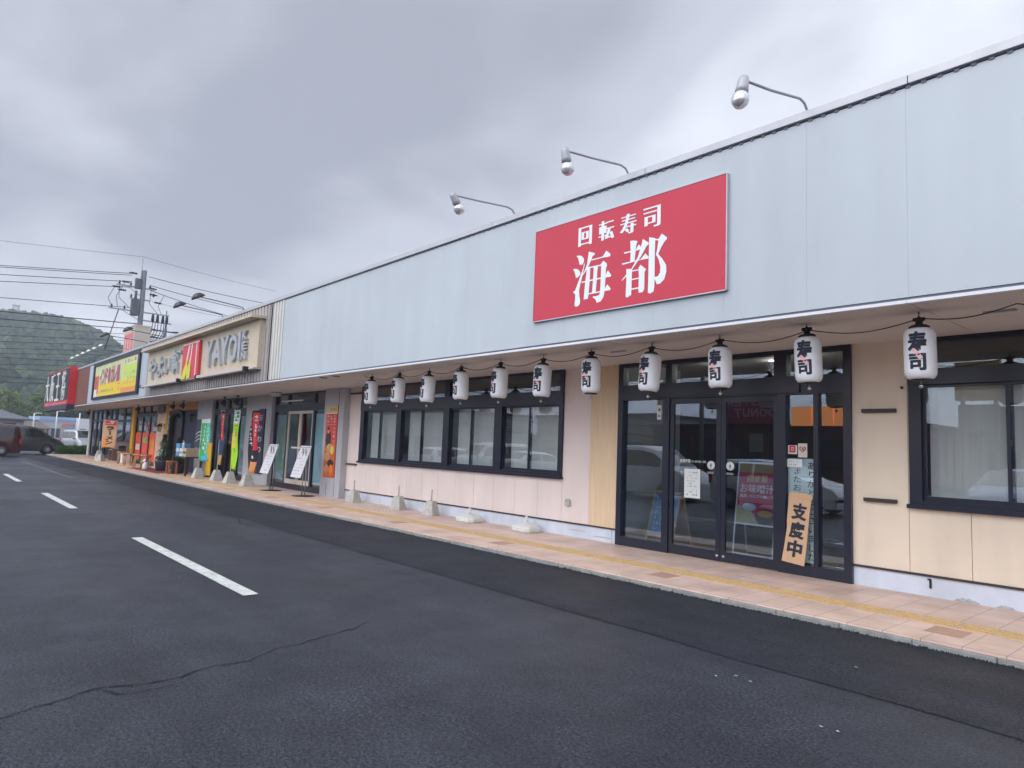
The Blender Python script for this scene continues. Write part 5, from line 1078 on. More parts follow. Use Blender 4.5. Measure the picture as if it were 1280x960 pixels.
# ------------------------------------------------------------------ cars
def smooth_interp(tab, x):
    if x <= tab[0][0]: return tab[0][1]
    for (a, p), (b, q) in zip(tab[:-1], tab[1:]):
        if x <= b: return p+(q-p)*(x-a)/(b-a)
    return tab[-1][1]
def car(kind, loc, rz, paint, lb, group=None, cat='car'):
    t = empty('parked_car', loc, lb, cat, group)
    if kind == 'hatch':
        L, Wd, H = 3.9, 1.68, 1.50
        roof = [(0, .85), (.03, 1.0), (.25, 1.36), (.6, 1.47), (1.5, 1.50), (2.2, 1.44), (2.95, 1.0), (3.5, .88), (3.8, .72), (3.9, .55)]; belt = [(0, .90), (2.95, .92), (3.9, .6)]; gl0, gl1 = .12, 2.90
    elif kind == 'van':
        L, Wd, H = 4.6, 1.72, 1.82
        roof = [(0, 1.0), (.05, 1.3), (.2, 1.74), (.6, 1.82), (2.6, 1.82), (3.2, 1.70), (3.9, 1.12), (4.3, .98), (4.5, .8), (4.6, .6)]; belt = [(0, 1.0), (3.9, 1.05), (4.6, .65)]; gl0, gl1 = .12, 3.85
    elif kind == 'kei':
        L, Wd, H = 3.4, 1.48, 1.72
        roof = [(0, .9), (.04, 1.2), (.15, 1.62), (.5, 1.70), (2.0, 1.72), (2.35, 1.66), (2.85, 1.05), (3.2, .92), (3.36, .75), (3.4, .55)]; belt = [(0, .95), (2.85, .98), (3.4, .6)]; gl0, gl1 = .10, 2.80
    else:
        L, Wd, H = 4.5, 1.75, 1.45
        roof = [(0, .75), (.05, .92), (.55, 1.02), (1.15, 1.38), (1.7, 1.45), (2.3, 1.43), (2.8, 1.32), (3.4, .98), (4.1, .86), (4.4, .70), (4.5, .52)]; belt = [(0, .88), (.55, .95), (3.4, .93), (4.5, .6)]; gl0, gl1 = .60, 3.35
    wx = (L*.19, L*.81); wr = .31
    xs = sorted(set([0, .03, .08, .15, .25, .4]+[i*.1 for i in range(5, int(L*10)-3)]+[L-.3, L-.2, L-.1, L-.05, L]))
    def hw(x):
        e_ = min(x, L-x); return Wd/2*(1-.16*max(0, 1-e_/.45)**2)
    def sect(x):
        r_ = smooth_interp(roof, x); b_ = min(smooth_interp(belt, x), r_-.03); w_ = hw(x)
        f_ = max(0, min(1, (r_-b_)/.5)); wr_ = w_*(1-.17*f_)
        zb = .22
        for c_ in wx:
            if abs(x-c_) < wr+.04: zb = max(zb, .02+math.sqrt(max(0, (wr+.05)**2-(x-c_)**2))+.22)
        zb = min(zb, .62)
        return [(w_*.97, zb), (w_, max(zb+.02, .48)), (w_*1.0, max(zb+.04, b_-.12)), (w_*.97, b_), (w_*.97+(wr_-w_*.97)*.55, b_+(r_-b_)*.55), (wr_, r_-.05*f_-.01), (wr_*.82, r_-.004), (wr_*.4, r_+.006), (0, r_+.01)]
    g = MB(); rings = [sect(x) for x in xs]; k = len(rings[0])
    for s_ in (1, -1):
        vs = [(x-L/2, s_*y, z) for x, r_ in zip(xs, rings) for y, z in r_]
        fs = [(i*k+j, (i+1)*k+j, (i+1)*k+j+1, i*k+j+1)[::s_] for i in range(len(xs)-1) for j in range(k-1)]
        g.add(vs, fs, 0, True)
        for e_ in (0, len(xs)-1): pass
    for e_ in (0, len(xs)-1):
        r_ = rings[e_]; x = xs[e_]-L/2; vs = [(x, y, z) for y, z in r_]+[(x, -y, z) for y, z in reversed(r_)]; g.add(vs, [tuple(range(len(vs)))])
    body = g.build('body', paint, t)
    # underside and arches
    g = MB(); g.box(-L/2+.12, L/2-.12, -Wd/2+.1, Wd/2-.1, .2, .5); g.build('underbody', M_black, t)
    # windows follow the body surface, pushed out a little
    def band(x0, x1, s_, name='side_window'):
        g = MB(); n = 14; vs = []
        for i in range(n+1):
            x = x0+(x1-x0)*i/n; r_ = sect(x); (ya, za), (yb, zb_) = r_[3], r_[5]
            for f_ in (.12, .86): vs.append((x-L/2, s_*(ya+(yb-ya)*f_+.012), za+(zb_-za)*f_))
        g.add(vs, [(2*i, 2*i+2, 2*i+3, 2*i+1) for i in range(n)]); g.build(name, M_cg, t)
    M_cg = mat('car_window', (.015, .02, .022), .05, spec=.8)
    m = (gl0+gl1)/2
    for s_ in (1, -1):
        band(gl0+.25, m-.04, s_); band(m+.04, gl1-.35, s_)
    def across(xa, xb, name):
        g = MB(); n = 8; vs = []
        for i in range(n+1):
            x = xa+(xb-xa)*i/n; r_ = sect(x)
            for q in (-.84, -.4, 0, .4, .84):
                y_ = q*r_[5][0]; z_ = r_[7][1] if abs(q) < .5 else r_[6][1]
                vs.append((x-L/2+(.01 if name == 'windscreen' else -.01), y_, z_+.010))
        g.add(vs, [(i*5+j, i*5+j+1, (i+1)*5+j+1, (i+1)*5+j) for i in range(n) for j in range(4)]); g.build(name, M_cg, t)
    if kind == 'hatch': across(2.25, 2.88, 'windscreen'); across(.05, .24, 'rear_window')
    elif kind == 'van': across(3.25, 3.85, 'windscreen'); across(.06, .19, 'rear_window')
    elif kind == 'kei': across(2.38, 2.80, 'windscreen'); across(.05, .14, 'rear_window')
    else: across(2.82, 3.34, 'windscreen'); across(.6, 1.12, 'rear_window')
    for cx in wx:
        for s_ in (1, -1):
            g = MB(); g.lathe([(.2, -.09), (wr-.02, -.095), (wr, -.07), (wr, .07), (wr-.02, .095), (.2, .09)], n=26); g.xf(Matrix.Translation((cx-L/2, s_*(Wd/2-.10), wr)) @ Matrix.Rotation(math.pi/2, 4, 'X')); wh = g.build('wheel', M_black, t)
            g = MB(); g.lathe([(.19, -.0), (.19, .098), (.16, .085), (.05, .10), (.02, .105)], n=20); g.xf(Matrix.Translation((cx-L/2, s_*(Wd/2-.10), wr)) @ Matrix.Rotation(-s_*math.pi/2, 4, 'X')); g.build('rim', M_galv, wh)
    for s_ in (1, -1):
        g = MB(); g.lathe([(.02, -.02), (.14, -.01), (.15, .02), (.06, .05)], n=14); g.xf(Matrix.Translation((L/2-.18, s_*Wd*.36, .70)) @ Matrix.Rotation(math.pi/2, 4, 'Y') @ Matrix.Scale(.6, 4, (1, 0, 0))); g.build('headlight', mat('headlight', (.7, .72, .75), .1, metal=.5), t)
        g = MB(); g.box(-L/2-.012, -L/2+.1, s_*Wd*.42-.07, s_*Wd*.42+.05, .72, 1.0); g.build('tail_light', mat('tail_red', (.45, .01, .01), .2), t)
        g = MB(); g.box(gl1-.45-L/2, gl1-.28-L/2, s_*(Wd/2+.03)-.06, s_*(Wd/2+.03)+.06, .98, 1.10); g.build('mirror', paint, t, bevel=.02, fix=True)
    t.rotation_euler.z = rz
    return t
P_white = mat('car_white', (.74, .75, .75), .25, coat=.6); P_silver = mat('car_silver', (.40, .41, .43), .3, metal=.6, coat=.5)
P_red = mat('car_maroon', (.06, .009, .013), .25, coat=.7); P_black = mat('car_black', (.035, .038, .045), .25, coat=.7); P_blue = mat('car_blue', (.02, .05, .30), .25, coat=.6)
H = math.pi/2
car('van', (-48.6, 2.35, 0), -H, P_red, 'dark red minivan crossing the far end of the parking lot')
car('van', (-54.3, 5.2, 0), H, P_black, 'black car standing right behind the dark red minivan')
car('kei', (-62.0, 9.7, 0), .25, P_silver, 'silver boxy car partly hidden behind the black car')
car('kei', (-66.5, 12.0, 0), 0.1, P_white, 'white boxy car in front of the convenience store')
# parked row behind the photographer (seen mirrored in the shop glass)
gp = 'cars parked opposite the shops'
car('hatch', (-10.2, -2.35, 0), 0, P_white, 'white hatchback seen mirrored in the right half of the glass entrance', gp)
car('van', (-15.4, -2.6, 0), 0, P_white, 'white van seen mirrored in the left pane of the glass entrance', gp)
rr_ = random.Random(4)
for i, (x, kd, pt, lb) in enumerate(((-1.6, 'kei', P_white, 'white boxy car parked opposite the right window'), (1.4, 'van', P_silver, 'silver van parked opposite the right window, farther right'), (-18.9, 'hatch', P_white, 'white hatchback mirrored in the right end of the long window'), (-22.0, 'hatch', P_silver, 'silver hatchback mirrored in the long window'), (-25.3, 'sedan', P_white, 'white sedan mirrored in the middle of the long window'), (-28.5, 'van', P_silver, 'silver van mirrored in the left part of the long window'), (-31.8, 'hatch', P_white, 'white hatchback mirrored near the long window\'s left edge'), (-5.2, 'hatch', P_blue, 'blue hatchback parked opposite the pale peach wall'))):
    car(kd, (x, -6.2+rr_.uniform(-.2, .2), 0), H if i % 2 else -H, pt, lb, gp)
# ------------------------------------------------------------------ what stands across the lot (mirrored in the glass)
t = empty('roadside_restaurant', (-27, -32, 0), 'brown single storey restaurant with a maroon sign band, mirrored in the entrance glass', 'building')
WB(MB().box(-36, -15, -40, -30, 0, 3.9), 'wall', mat('cafe_brown', (.13, .06, .05), .7, var=.1), t)
g = MB(); g.box(-36.3, -14.7, -40.3, -29.7, 3.9, 4.1); WB(g, 'roof', M_dark, t)
g = MB()
for k in range(6): g.box(-35+3.2*k, -32.4+3.2*k, -29.98, -29.9, 1.0, 3.0)
WB(g, 'window', mat('dark_window', (.05, .05, .06), .2, emit=0), t)  # plain dark panes, no glow
g = MB(); g.box(-29.0, -24.2, -29.9, -29.5, 4.1, 6.3); WB(g, 'sign_band', mat('cafe_maroon', (.28, .02, .05), .5), t)
g = MB()
for line, z0, z1 in (('MISTER', 5.42, 6.05), ('DONUT', 4.60, 5.25)):
    k = len(line)
    for i, ch in enumerate(line):
        xx = -24.7-(i)*.68; vs, fs, a, b, c, d = glyph(ch, .02)
        g.add([(xx-(x-a)/(b-a)*.56, -29.48, z0+(y-c)/(d-c)*(z1-z0)) for x, y in vs], fs)
WB(g, 'lettering', mat('cafe_white', (.62, .45, .45), .5), t)
g = MB()
for i in range(5): g.box(-23.6+1.5*i, -22.15+1.5*i, -29.9, -29.6, 3.95, 5.3)
WB(g, 'lit_canopy', mat('orange_lit', (1, .34, .10), .5, emit=1.2), t)
t = empty('roadside_sign', (-9.6, -19.6, 0), 'tall roadside sign with orange boxes mirrored in the right window', 'sign')
g = MB(); g.box(-10.3, -10.15, -19.7, -19.5, 0, 6.4); g.box(-9.0, -8.85, -19.7, -19.5, 0, 6.4); WB(g, 'post', M_galv, t)
g = MB(); g.box(-10.5, -8.7, -19.8, -19.4, 4.6, 5.6); g.box(-10.5, -8.7, -19.8, -19.4, 5.7, 6.4); WB(g, 'sign_box', mat('orange_box', (.65, .38, .12), .5), t)
g = MB(); g.box(-10.4, -8.8, -19.75, -19.45, 3.2, 4.4); WB(g, 'sign_box', mat('grey_box', (.35, .34, .33), .5), t)
for i, (x, y, w_, d_, h_, c) in enumerate(((-52, -46, 18, 12, 5.5, (.30, .29, .28)), (-6, -52, 22, 12, 6.0, (.22, .22, .24)), (16, -48, 18, 14, 5.0, (.38, .34, .30)), (-78, -40, 16, 14, 6, (.35, .36, .38)))):
    t = empty('roadside_store', (x, y, 0), ['grey flat roofed store across the lot, left of the brown restaurant', 'dark grey store across the lot, right of the brown restaurant', 'buff store across the lot at the far right', 'pale grey store across the lot at the far left'][i], 'building', 'stores opposite, seen only as reflections')
    WB(MB().box(x-w_/2, x+w_/2, y-d_/2, y+d_/2, 0, h_), 'wall', mat('store%d' % i, c, .7, var=.1), t)
    WB(MB().box(x-w_/2-.2, x+w_/2+.2, y-d_/2-.2, y+d_/2+.2, h_, h_+.3), 'roof', M_dark, t)
    g = MB(); 
    for k in range(4): g.box(x-w_/2+1+k*w_/4.2, x-w_/2+3.2+k*w_/4.2, y+d_/2, y+d_/2+.05, .4, 2.8)
    WB(g, 'window', M_frame, t)
def pole(name, x, y, h, lb, arm=True, grp=None, m=M_conc):
    t = empty(name, (x, y, 0), lb, 'pole', grp)
    g = MB(); g.tube([(0, 0, 0), (0, 0, h)], [.17, .11], 14); g.build('pole_shaft', m, t)
    if arm:
        for z in (h-.5, h-1.6, h-2.6):
            g = MB(); g.box(-.9, .9, -.05, .05, z-.05, z+.05)
            for q in (-.8, -.3, .3, .8): g.lathe([(.03, 0), (.07, .04), (.05, .09), (.07, .13), (.03, .2)], (q, 0, z+.05), 8)
            g.build('crossarm', M_galv, t)
    return t
pole('utility_pole', -24.6, -20, 9.5, 'utility pole across the lot, mirrored in the left sliding door'); pole('utility_pole', -16, -24, 9, 'utility pole across the lot, mirrored in the right door pane')
pole('utility_pole', 4, -22, 9, 'utility pole across the lot, beyond the right window')
for k, z in enumerate((8.9, 8.3, 7.6, 6.9)):
    g = MB(); pts = []
    for i in range(25): a = i/24; pts.append((-60+90*a, -20.5-2.5*a, z-.8*math.sin(math.pi*((a*3) % 1))))
    g.tube(pts, .02, 5); tag(g.build('power_line', M_black), ['topmost', 'second highest', 'third highest', 'lowest'][k]+' power line across the lot behind the parked cars', 'cable', 'power lines across the lot')
# ------------------------------------------------------------------ poles and wires beyond the building
M_pole = mat('pole_concrete', (.16, .17, .19), .8, var=.25, vscale=4)
t = empty('utility_pole', (-60.75, 12.85, 0), 'tall grey utility pole with crossarms, insulators and cable loops behind the far shops', 'utility pole')
g = MB(); g.tube([(0, 0, 0), (0, 0, 14.75)], [.27, .17], 16); g.build('pole_shaft', M_pole, t)
g = MB(); g.tube([(0.05, -.22, 13.2), (0.05, -.24, 15.75)], .05, 8); g.build('lightning_rod', M_galv, t)
def ins(g, x, y, z, s=1):
    g.lathe([(.03*s, 0), (.09*s, .05*s), (.05*s, .11*s), (.09*s, .16*s), (.05*s, .22*s), (.03*s, .3*s)], (x, y, z), 8)
def insh(g, p, d, s=1):
    k = len(g.v); g.lathe([(.03*s, 0), (.09*s, .05*s), (.05*s, .13*s), (.09*s, .2*s), (.05*s, .28*s), (.09*s, .34*s), (.03*s, .6*s)], n=8)
    g.xf(Matrix.Translation(Vector(p)) @ Vector(d).to_track_quat('Z', 'Y').to_matrix().to_4x4(), k)
for z, y0, y1 in ((13.3, -1.9, .9), (12.35, -.9, .6), (11.35, -2.3, 2.1), (10.7, -.2, 2.3)):
    g = MB(); g.box(-.06, .06, y0, y1, z-.05, z+.05); g.tube([(0, y0*.6, z-.03), (0, -.1, z-.7)], .025, 6); g.build('crossarm', M_galv, t)
def insb(f):
    g = MB(); f(g); g.build('insulator', M_dark, t)
for (y, z) in ((-1.7, 13.35), (-.9, 13.35), (-.8, 12.4), (-2.1, 11.4), (-1.2, 11.4), (.5, 13.35), (.8, 12.7)): insb(lambda g: ins(g, 0, y, z))
for (y, z) in ((-.5, 14.4), (-1.0, 13.6), (-1.6, 13.1), (-1.2, 12.9)): insb(lambda g: insh(g, (0, y, z), (0, -1, 0)))
for (y, z) in ((.4, 13.4), (.5, 12.9), (.9, 12.3)): insb(lambda g: insh(g, (0, y, z), (0, 1, -.05)))
g = MB()
for i, y in enumerate((.9, 1.25, 1.65, 1.95)):
    g.lathe([(.06, 0), (.14, .06), (.10, .15), (.14, .22), (.10, .34), (.12, .42), (.05, .75)], (0, y, 10.65), 8)
g.build('switches', M_dark, t)
g = MB()
for i, y in enumerate((.9, 1.1, 1.3, 1.55, 1.75, 1.95)):
    g.tube([(0.1, y, 10.7), (0.15, y-.05, 9.9), (.15, y-.25, 9.3), (.1, y-.7-.05*i, 9.0), (.05, y-1.0-.1*i, 9.3)], .028, 6)
for a, b in (((0, -1.7, 13.3), (0, -.9, 11.6)), ((0, -2.0, 13.1), (0, -2.1, 11.5)), ((0, -1.3, 13.6), (0, -1.7, 11.5)), ((0, .6, 13.2), (0, 1.2, 11.4)), ((0, 1.6, 13), (0, 1.5, 11.4))):
    g.tube([a, ((a[0]+b[0])/2, (a[1]+b[1])/2-.35, (a[2]+b[2])/2-.2), b], .02, 6)
g.tube([(0, -1.6, 11.3), (0, -2.3, 8)], .035, 6)
g.build('cable_loops', M_black, t)
g = MB(); g.box(-.25, .25, -.75, -.25, 11.0, 12.3); g.tube([(.1, -.5, 12.3), (.1, -.5, 13.0)], .10, 8); g.box(-.2, .2, -.6, -.2, 13.2, 14.0); g.build('switch_gear', mat('gear_grey', (.10, .11, .13), .6), t)
t = empty('utility_pole', (-81.2, 19.7, 0), 'second smaller utility pole farther behind the taupe fascia', 'utility pole')
g = MB(); g.tube([(0, 0, 0), (0, 0, 13.2)], [.24, .18], 12); g.tube([(0, 0, 13), (0, 0, 15.2)], .06, 8); g.build('pole_shaft', M_pole, t)
for z in (12.9, 12.1, 11.3):
    g = MB(); g.box(-.06, .06, -2.1, 2.1, z-.06, z+.06)
    for y in (-2.0, -1.3, -.7, .7, 1.4, 2.0): insh(g, (0, y, z), (0, -1 if y < 0 else 1, .1), 1.3)
    g.build('crossarm', M_dark, t)
wires = WIRES
names = ['thin topmost wire running left from the pole top', 'thin topmost wire running right from the pole top', 'upper strand of the first power line left of the pole', 'lower strand of the first power line left of the pole', 'second power line left of the pole', 'third power line left of the pole',
 'upper power line right of the pole', 'middle power line right of the pole', 'lower power line right of the pole', 'faint low wire right of the pole', 'faint wire left of the pole below the three power lines', 'thick cable running left from the pole at roof sign height', 'wire just below the thick cable', 'wire skimming the top of the hill']
names += [w_+' wire across the green hill' for w_ in ('topmost', 'second highest', 'third highest', 'fourth highest', 'middle', 'fourth lowest', 'third lowest', 'second lowest', 'lowest')]
for (a, b), nm, in zip(wires, names):
    a = Vector(a); b = Vector(b); k = 16; thick = .016
    if 'thick' in nm: thick = .038
    elif 'power line' in nm: thick = .025
    elif 'hill' in nm: thick = .019
    elif 'thin' in nm or 'faint' in nm: thick = .012
    if a.y < 2: a = a+(a-b)*1.6+Vector((0, 0, .2))
    sag = .012*(b-a).length if a.y < 2 else .01*(b-a).length
    pts = [a.lerp(b, i/k)-Vector((0, 0, sag*4*(i/k)*(1-i/k))) for i in range(k+1)]
    if a.y < 2:   # keep the measured height near the frame edge
        d_ = sag*.9; pts = [p+Vector((0, 0, d_*math.sin(math.pi*i/k))) for i, p in enumerate(pts)]
    g = MB(); g.tube(pts, thick, 5, caps=True); tag(g.build('power_line', M_black), nm, 'cable', 'wires at the far left')
# small clamps hanging on wires
# ------------------------------------------------------------------ rooftop tower sign
t = empty('rooftop_sign', (-44.6, 10.2, 4.9), 'beige rooftop sign tower with faded red lettering beside the utility pole', 'sign')
g = MB(); g.box(-2.6, 0, 0, .85, -.05, 2.95); g.box(-2.63, .03, -.03, .88, 2.951, 3.03); g.build('tower_body', mat('tower_beige', (.50, .44, .38), .6, var=.08), t)
g = MB(); g.box(-2.4, -.25, -.012, -.002, .2, 2.6, 0); g.build('red_panel', mat('tower_red', (.62, .18, .18), .6, var=.2, vscale=5), t)
g = MB()
for k in range(3): g.box(-2.1+.62*k, -1.9+.62*k, -.022, -.013, .5, 2.3)
g.build('faded_strokes', mat('tower_pale', (.62, .42, .40), .6), t)
t.location = (-44.4, 9.15, 4.9)
# ------------------------------------------------------------------ background buildings
def roof_tiles(name, c): return mat(name, c, .6, var=.25, vscale=2, stretch=(3, .3, 3))
M_rt = roof_tiles('grey_roof_tiles', (.12, .13, .15)); M_rb = roof_tiles('brown_roof_tiles', (.16, .12, .10))
def house(loc, L, D_, h, rh, wm, rm, lb, rz=0, ov=.7, lower=False, wins=5):
    t = empty('house', loc, lb, 'house')
    g = MB(); g.box(-D_/2, D_/2, -L/2, L/2, 0, h); g.build('wall', wm, t)
    g = MB(); n = 1
    a, b = L/2+ov, D_/2+ov
    v = [(-b, -a, h-.15), (b, -a, h-.15), (b, a, h-.15), (-b, a, h-.15), (0, -a*.62, h+rh), (0, a*.62, h+rh), (-b, -a, h), (b, -a, h), (b, a, h), (-b, a, h)]
    g.add(v, [(0, 3, 2, 1), (0, 1, 7, 6), (1, 2, 8, 7), (2, 3, 9, 8), (3, 0, 6, 9), (6, 7, 4), (8, 9, 5), (7, 8, 5, 4), (9, 6, 4, 5)]); g.box(-.15, .15, -a*.62, a*.62, h+rh-.05, h+rh+.15); rf = g.build('roof', rm, t)
    for k in range(wins):
        y = -L/2+L*(k+.5)/wins; g = MB(); g.box(D_/2, D_/2+.06, y-.7, y+.7, h*.45, h*.45+1.1); wf = g.build('window', M_galv, t); g = MB(); g.box(D_/2+.061, D_/2+.07, y-.62, y+.62, h*.45+.08, h*.45+1.02); g.build('glass', M_cgl, wf)
    t.rotation_euler.z = rz
    return t
M_cgl = mat('house_glass', (.05, .06, .08), .15)
M_hw = mat('house_wall', (.42, .40, .38), .8, var=.1); M_hc = mat('house_cream', (.55, .45, .34), .8)
house((-100, 2.0, 0), 14, 9, 2.8, 1.2, M_hw, M_rt, 'grey tiled house under the wooded hill at the far left', rz=.1)
house((-128, 2.5, 0), 15, 9, 3.7, 1.5, M_hw, M_rt, 'higher grey tiled house behind, close to the hill foot', rz=.1)
house((-150, 15.1, 0), 4.6, 7, 2.0, 1.35, M_hc, M_rb, 'low cream house with a brown roof left of the store', rz=.12, ov=.5, wins=2)
house((-94, -1.5, 0), 10, 8, 2.0, .7, mat('shed_wall', (.36, .35, .36), .8), mat('shed_roof', (.25, .25, .28), .7), 'low grey shed before the tiled house', rz=.1, ov=.4, wins=2)
# convenience store
t = empty('convenience_store', (-154, 20.3, 0), 'convenience store with pale blue roof band beyond the parking lot', 'building')
g = MB(); g.box(-4, 4, -3.8, 2.4, 0, 3.3); g.build('wall', mat('store_grey', (.45, .47, .50), .7, var=.1), t)
g = MB(); g.box(-4.1, 4.1, -3.9, 2.5, 3.301, 4.2); g.build('roof_band', mat('band_blue', (.30, .46, .62), .5), t)
g = MB(); g.box(4.101, 4.12, -3.9, 2.5, 3.45, 3.7); g.build('stripe', mat('band_violet', (.30, .26, .55), .5), t)
g = MB(); g.box(4.001, 4.05, -.3, 2.4, 2.3, 3.0); g.build('red_awning', mat('awning_red', (.62, .20, .14), .6), t)
g = MB(); g.box(4.051, 4.1, .4, 2.3, 1.7, 2.5); g.build('blue_sign', mat('sign_blue', (.16, .36, .60), .5), t)
for y in (-3, -1.2): g = MB(); g.box(4.001, 4.03, y-.7, y+.7, .4, 2.1); g.build('window', M_cgl, t)
t.rotation_euler.z = .1
t = empty('white_shop', (-152, 24.3, 0), 'white boxy shop with a red corner sign beyond the parking lot', 'building')
g = MB(); g.box(-3.5, 3.5, -1.9, 2.4, 0, 4.1); g.build('wall', mat('shop_white', (.66, .68, .70), .7), t)
g = MB(); g.box(3.501, 3.58, .6, 2.4, 3.3, 4.15); g.box(3.501, 3.58, 1.5, 2.4, .9, 3.1); g.build('red_sign', mat('shop_red', (.62, .20, .16), .6), t)
g = MB(); g.box(3.501, 3.53, -1.6, -.6, .2, 2.2); g.build('door', M_cgl, t)
t.rotation_euler.z = .1
for i, (x, y, h) in enumerate(((-100, 10.7, 3.6), (-100, 13.0, 4.0), (-100, 15.4, 3.9))):
    t = empty('street_lamp', (x, y, 0), ['white street lamp left of the convenience store', 'white street lamp before the convenience store', 'thin white lamp post before the white shop'][i], 'street lamp', 'white lamp posts in the far lot')
    g = MB(); g.tube([(0, 0, 0), (0, 0, h)], .07, 8); g.build('post', M_white, t)
    if i < 2: g = MB(); g.tube([(0, 0, h), (0, .35, h+.05)], .04, 6); g.box(-.12, .12, .1, .75, h, h+.1); g.build('lamp_head', M_white, t)
t = empty('hedge', (-53.5, 8.0, 0), 'low green hedge at the end of the shopping arcade', 'hedge')
g = MB(); r = random.Random(3)
for k in range(5000):
    c = Vector((r.uniform(-.7, .7), r.uniform(-.95, .95), r.uniform(.05, .62))); d = Vector((r.uniform(-1, 1), r.uniform(-1, 1), r.uniform(-.3, 1))).normalized()*.07; e_ = d.cross(Vector((r.uniform(-1, 1), r.uniform(-1, 1), 1))).normalized()*.03
    g.add([c-e_, c+e_, c+d], [(0, 1, 2)])
g.build('foliage', mat('hedge_leaf', (.06, .16, .035), .7, var=.5, vscale=6), t); g = MB()
for k in range(6): g.tube([(0, -.8+.32*k, 0), (.05, -.8+.33*k, .5)], .02, 5)
g.build('stems', M_brown, t)
# ------------------------------------------------------------------ hill and woods
def crest(y):
    tab = [(-260, 26), (-160, 42), (-80, 54), (0, 60.5), (32, 62), (50, 64), (60, 63.5), (68, 60.5), (79, 52.5), (89, 44), (98, 37), (112, 29), (135, 22), (170, 16), (220, 10), (300, 4)]
    return smooth_interp(tab, y)
def hz(x, y):
    c = crest(y+.12*(x+480)*0)
    if x < -480: t_ = min(1, (-480-x)/260)
    else: t_ = min(1, (x+480)/285)
    s_ = (1-t_); s_ = s_*s_*(3-2*s_)*.45+.55*s_
    n_ = noise.noise(Vector((x*.012, y*.014, 0)))*7*t_*(1-t_)*4+noise.noise(Vector((x*.04, y*.045, 5)))*2.2
    return max(-1, c*s_+n_*(1 if t_ > 0.02 else .3) - (1.5 if t_ >= 1 else 0))
g = MB(); nx, ny = 70, 90; X0, X1, Y0, Y1 = -740, -195, -270, 310
vs = [(X0+(X1-X0)*i/nx, Y0+(Y1-Y0)*j/ny, hz(X0+(X1-X0)*i/nx, Y0+(Y1-Y0)*j/ny)) for i in range(nx+1) for j in range(ny+1)]
g.add(vs, [(i*(ny+1)+j, (i+1)*(ny+1)+j, (i+1)*(ny+1)+j+1, i*(ny+1)+j+1) for i in range(nx) for j in range(ny)], 0, True)
struct(g.build('hill', mat('hill_floor', (.03, .05, .025), .95, var=.5, vscale=.05)))
def leafmat(name, cols, vs=.35):
    m = bpy.data.materials.new(name); m.use_nodes = True; t = m.node_tree; p = t.nodes['Principled BSDF']; p.inputs['Roughness'].default_value = .85; p.inputs['Specular IOR Level'].default_value = .2
    ge = t.nodes.new('ShaderNodeNewGeometry'); r = t.nodes.new('ShaderNodeValToRGB'); r.color_ramp.elements[0].color = (*cols[0], 1); r.color_ramp.elements[-1].color = (*cols[-1], 1)
    for i, c in enumerate(cols[1:-1]): e_ = r.color_ramp.elements.new((i+1)/(len(cols)-1)); e_.color = (*c, 1)
    t.links.new(ge.outputs['Random Per Island'], r.inputs[0])
    n = t.nodes.new('ShaderNodeTexNoise'); n.inputs['Scale'].default_value = vs; n.inputs['Detail'].default_value = 6; t.links.new(ge.outputs['Position'], n.inputs[0])
    r2 = t.nodes.new('ShaderNodeValToRGB'); t.links.new(n.outputs[0], r2.inputs[0]); r2.color_ramp.elements[0].position = .35; r2.color_ramp.elements[0].color = (.35, .42, .45, 1); r2.color_ramp.elements[1].position = .65; r2.color_ramp.elements[1].color = (1.45, 1.4, 1.25, 1)
    x = t.nodes.new('ShaderNodeMixRGB'); x.blend_type = 'MULTIPLY'; x.inputs[0].default_value = 1; t.links.new(r.outputs[0], x.inputs[1]); t.links.new(r2.outputs[0], x.inputs[2])
    t.links.new(x.outputs[0], p.inputs['Base Color']); return m
M_for = leafmat('forest_leaf', [(.020, .038, .030), (.032, .060, .034), (.045, .075, .034), (.028, .05, .042), (.075, .11, .045)])
bm = bmesh.new(); bmesh.ops.create_icosphere(bm, subdivisions=2, radius=1); ICO_V = [v.co.copy() for v in bm.verts]; ICO_F = [tuple(v.index for v in f.verts) for f in bm.faces]; bm.free()
r = random.Random(11); g = MB()
def crown(g, x, y, z, R_, hh, seed):
    o = Vector((seed*1.7, seed*.3, seed*2.1)); vs = []
    for v in ICO_V:
        k = 1+.42*noise.noise(v*2.2+o)+.25*noise.noise(v*5+o); vs.append((x+v.x*R_*k, y+v.y*R_*k, z+v.z*hh*k))
    g.add(vs, ICO_F, 0, False)
cnt = 0
while cnt < 5200:
    x = r.uniform(-500, -215); y = r.uniform(-90, 170)
    dens = 1
    z = hz(x, y)
    if z < 0: continue
    R_ = r.uniform(1.3, 3.9)*(1+.25*noise.noise(Vector((x*.03, y*.03, 1)))); crown(g, x, y, z+R_*.6, R_, R_*r.uniform(.9, 1.5), cnt); cnt += 1
tag(g.build('forest', M_for), 'dense mixed green forest covering the hill', 'forest', kind='stuff')
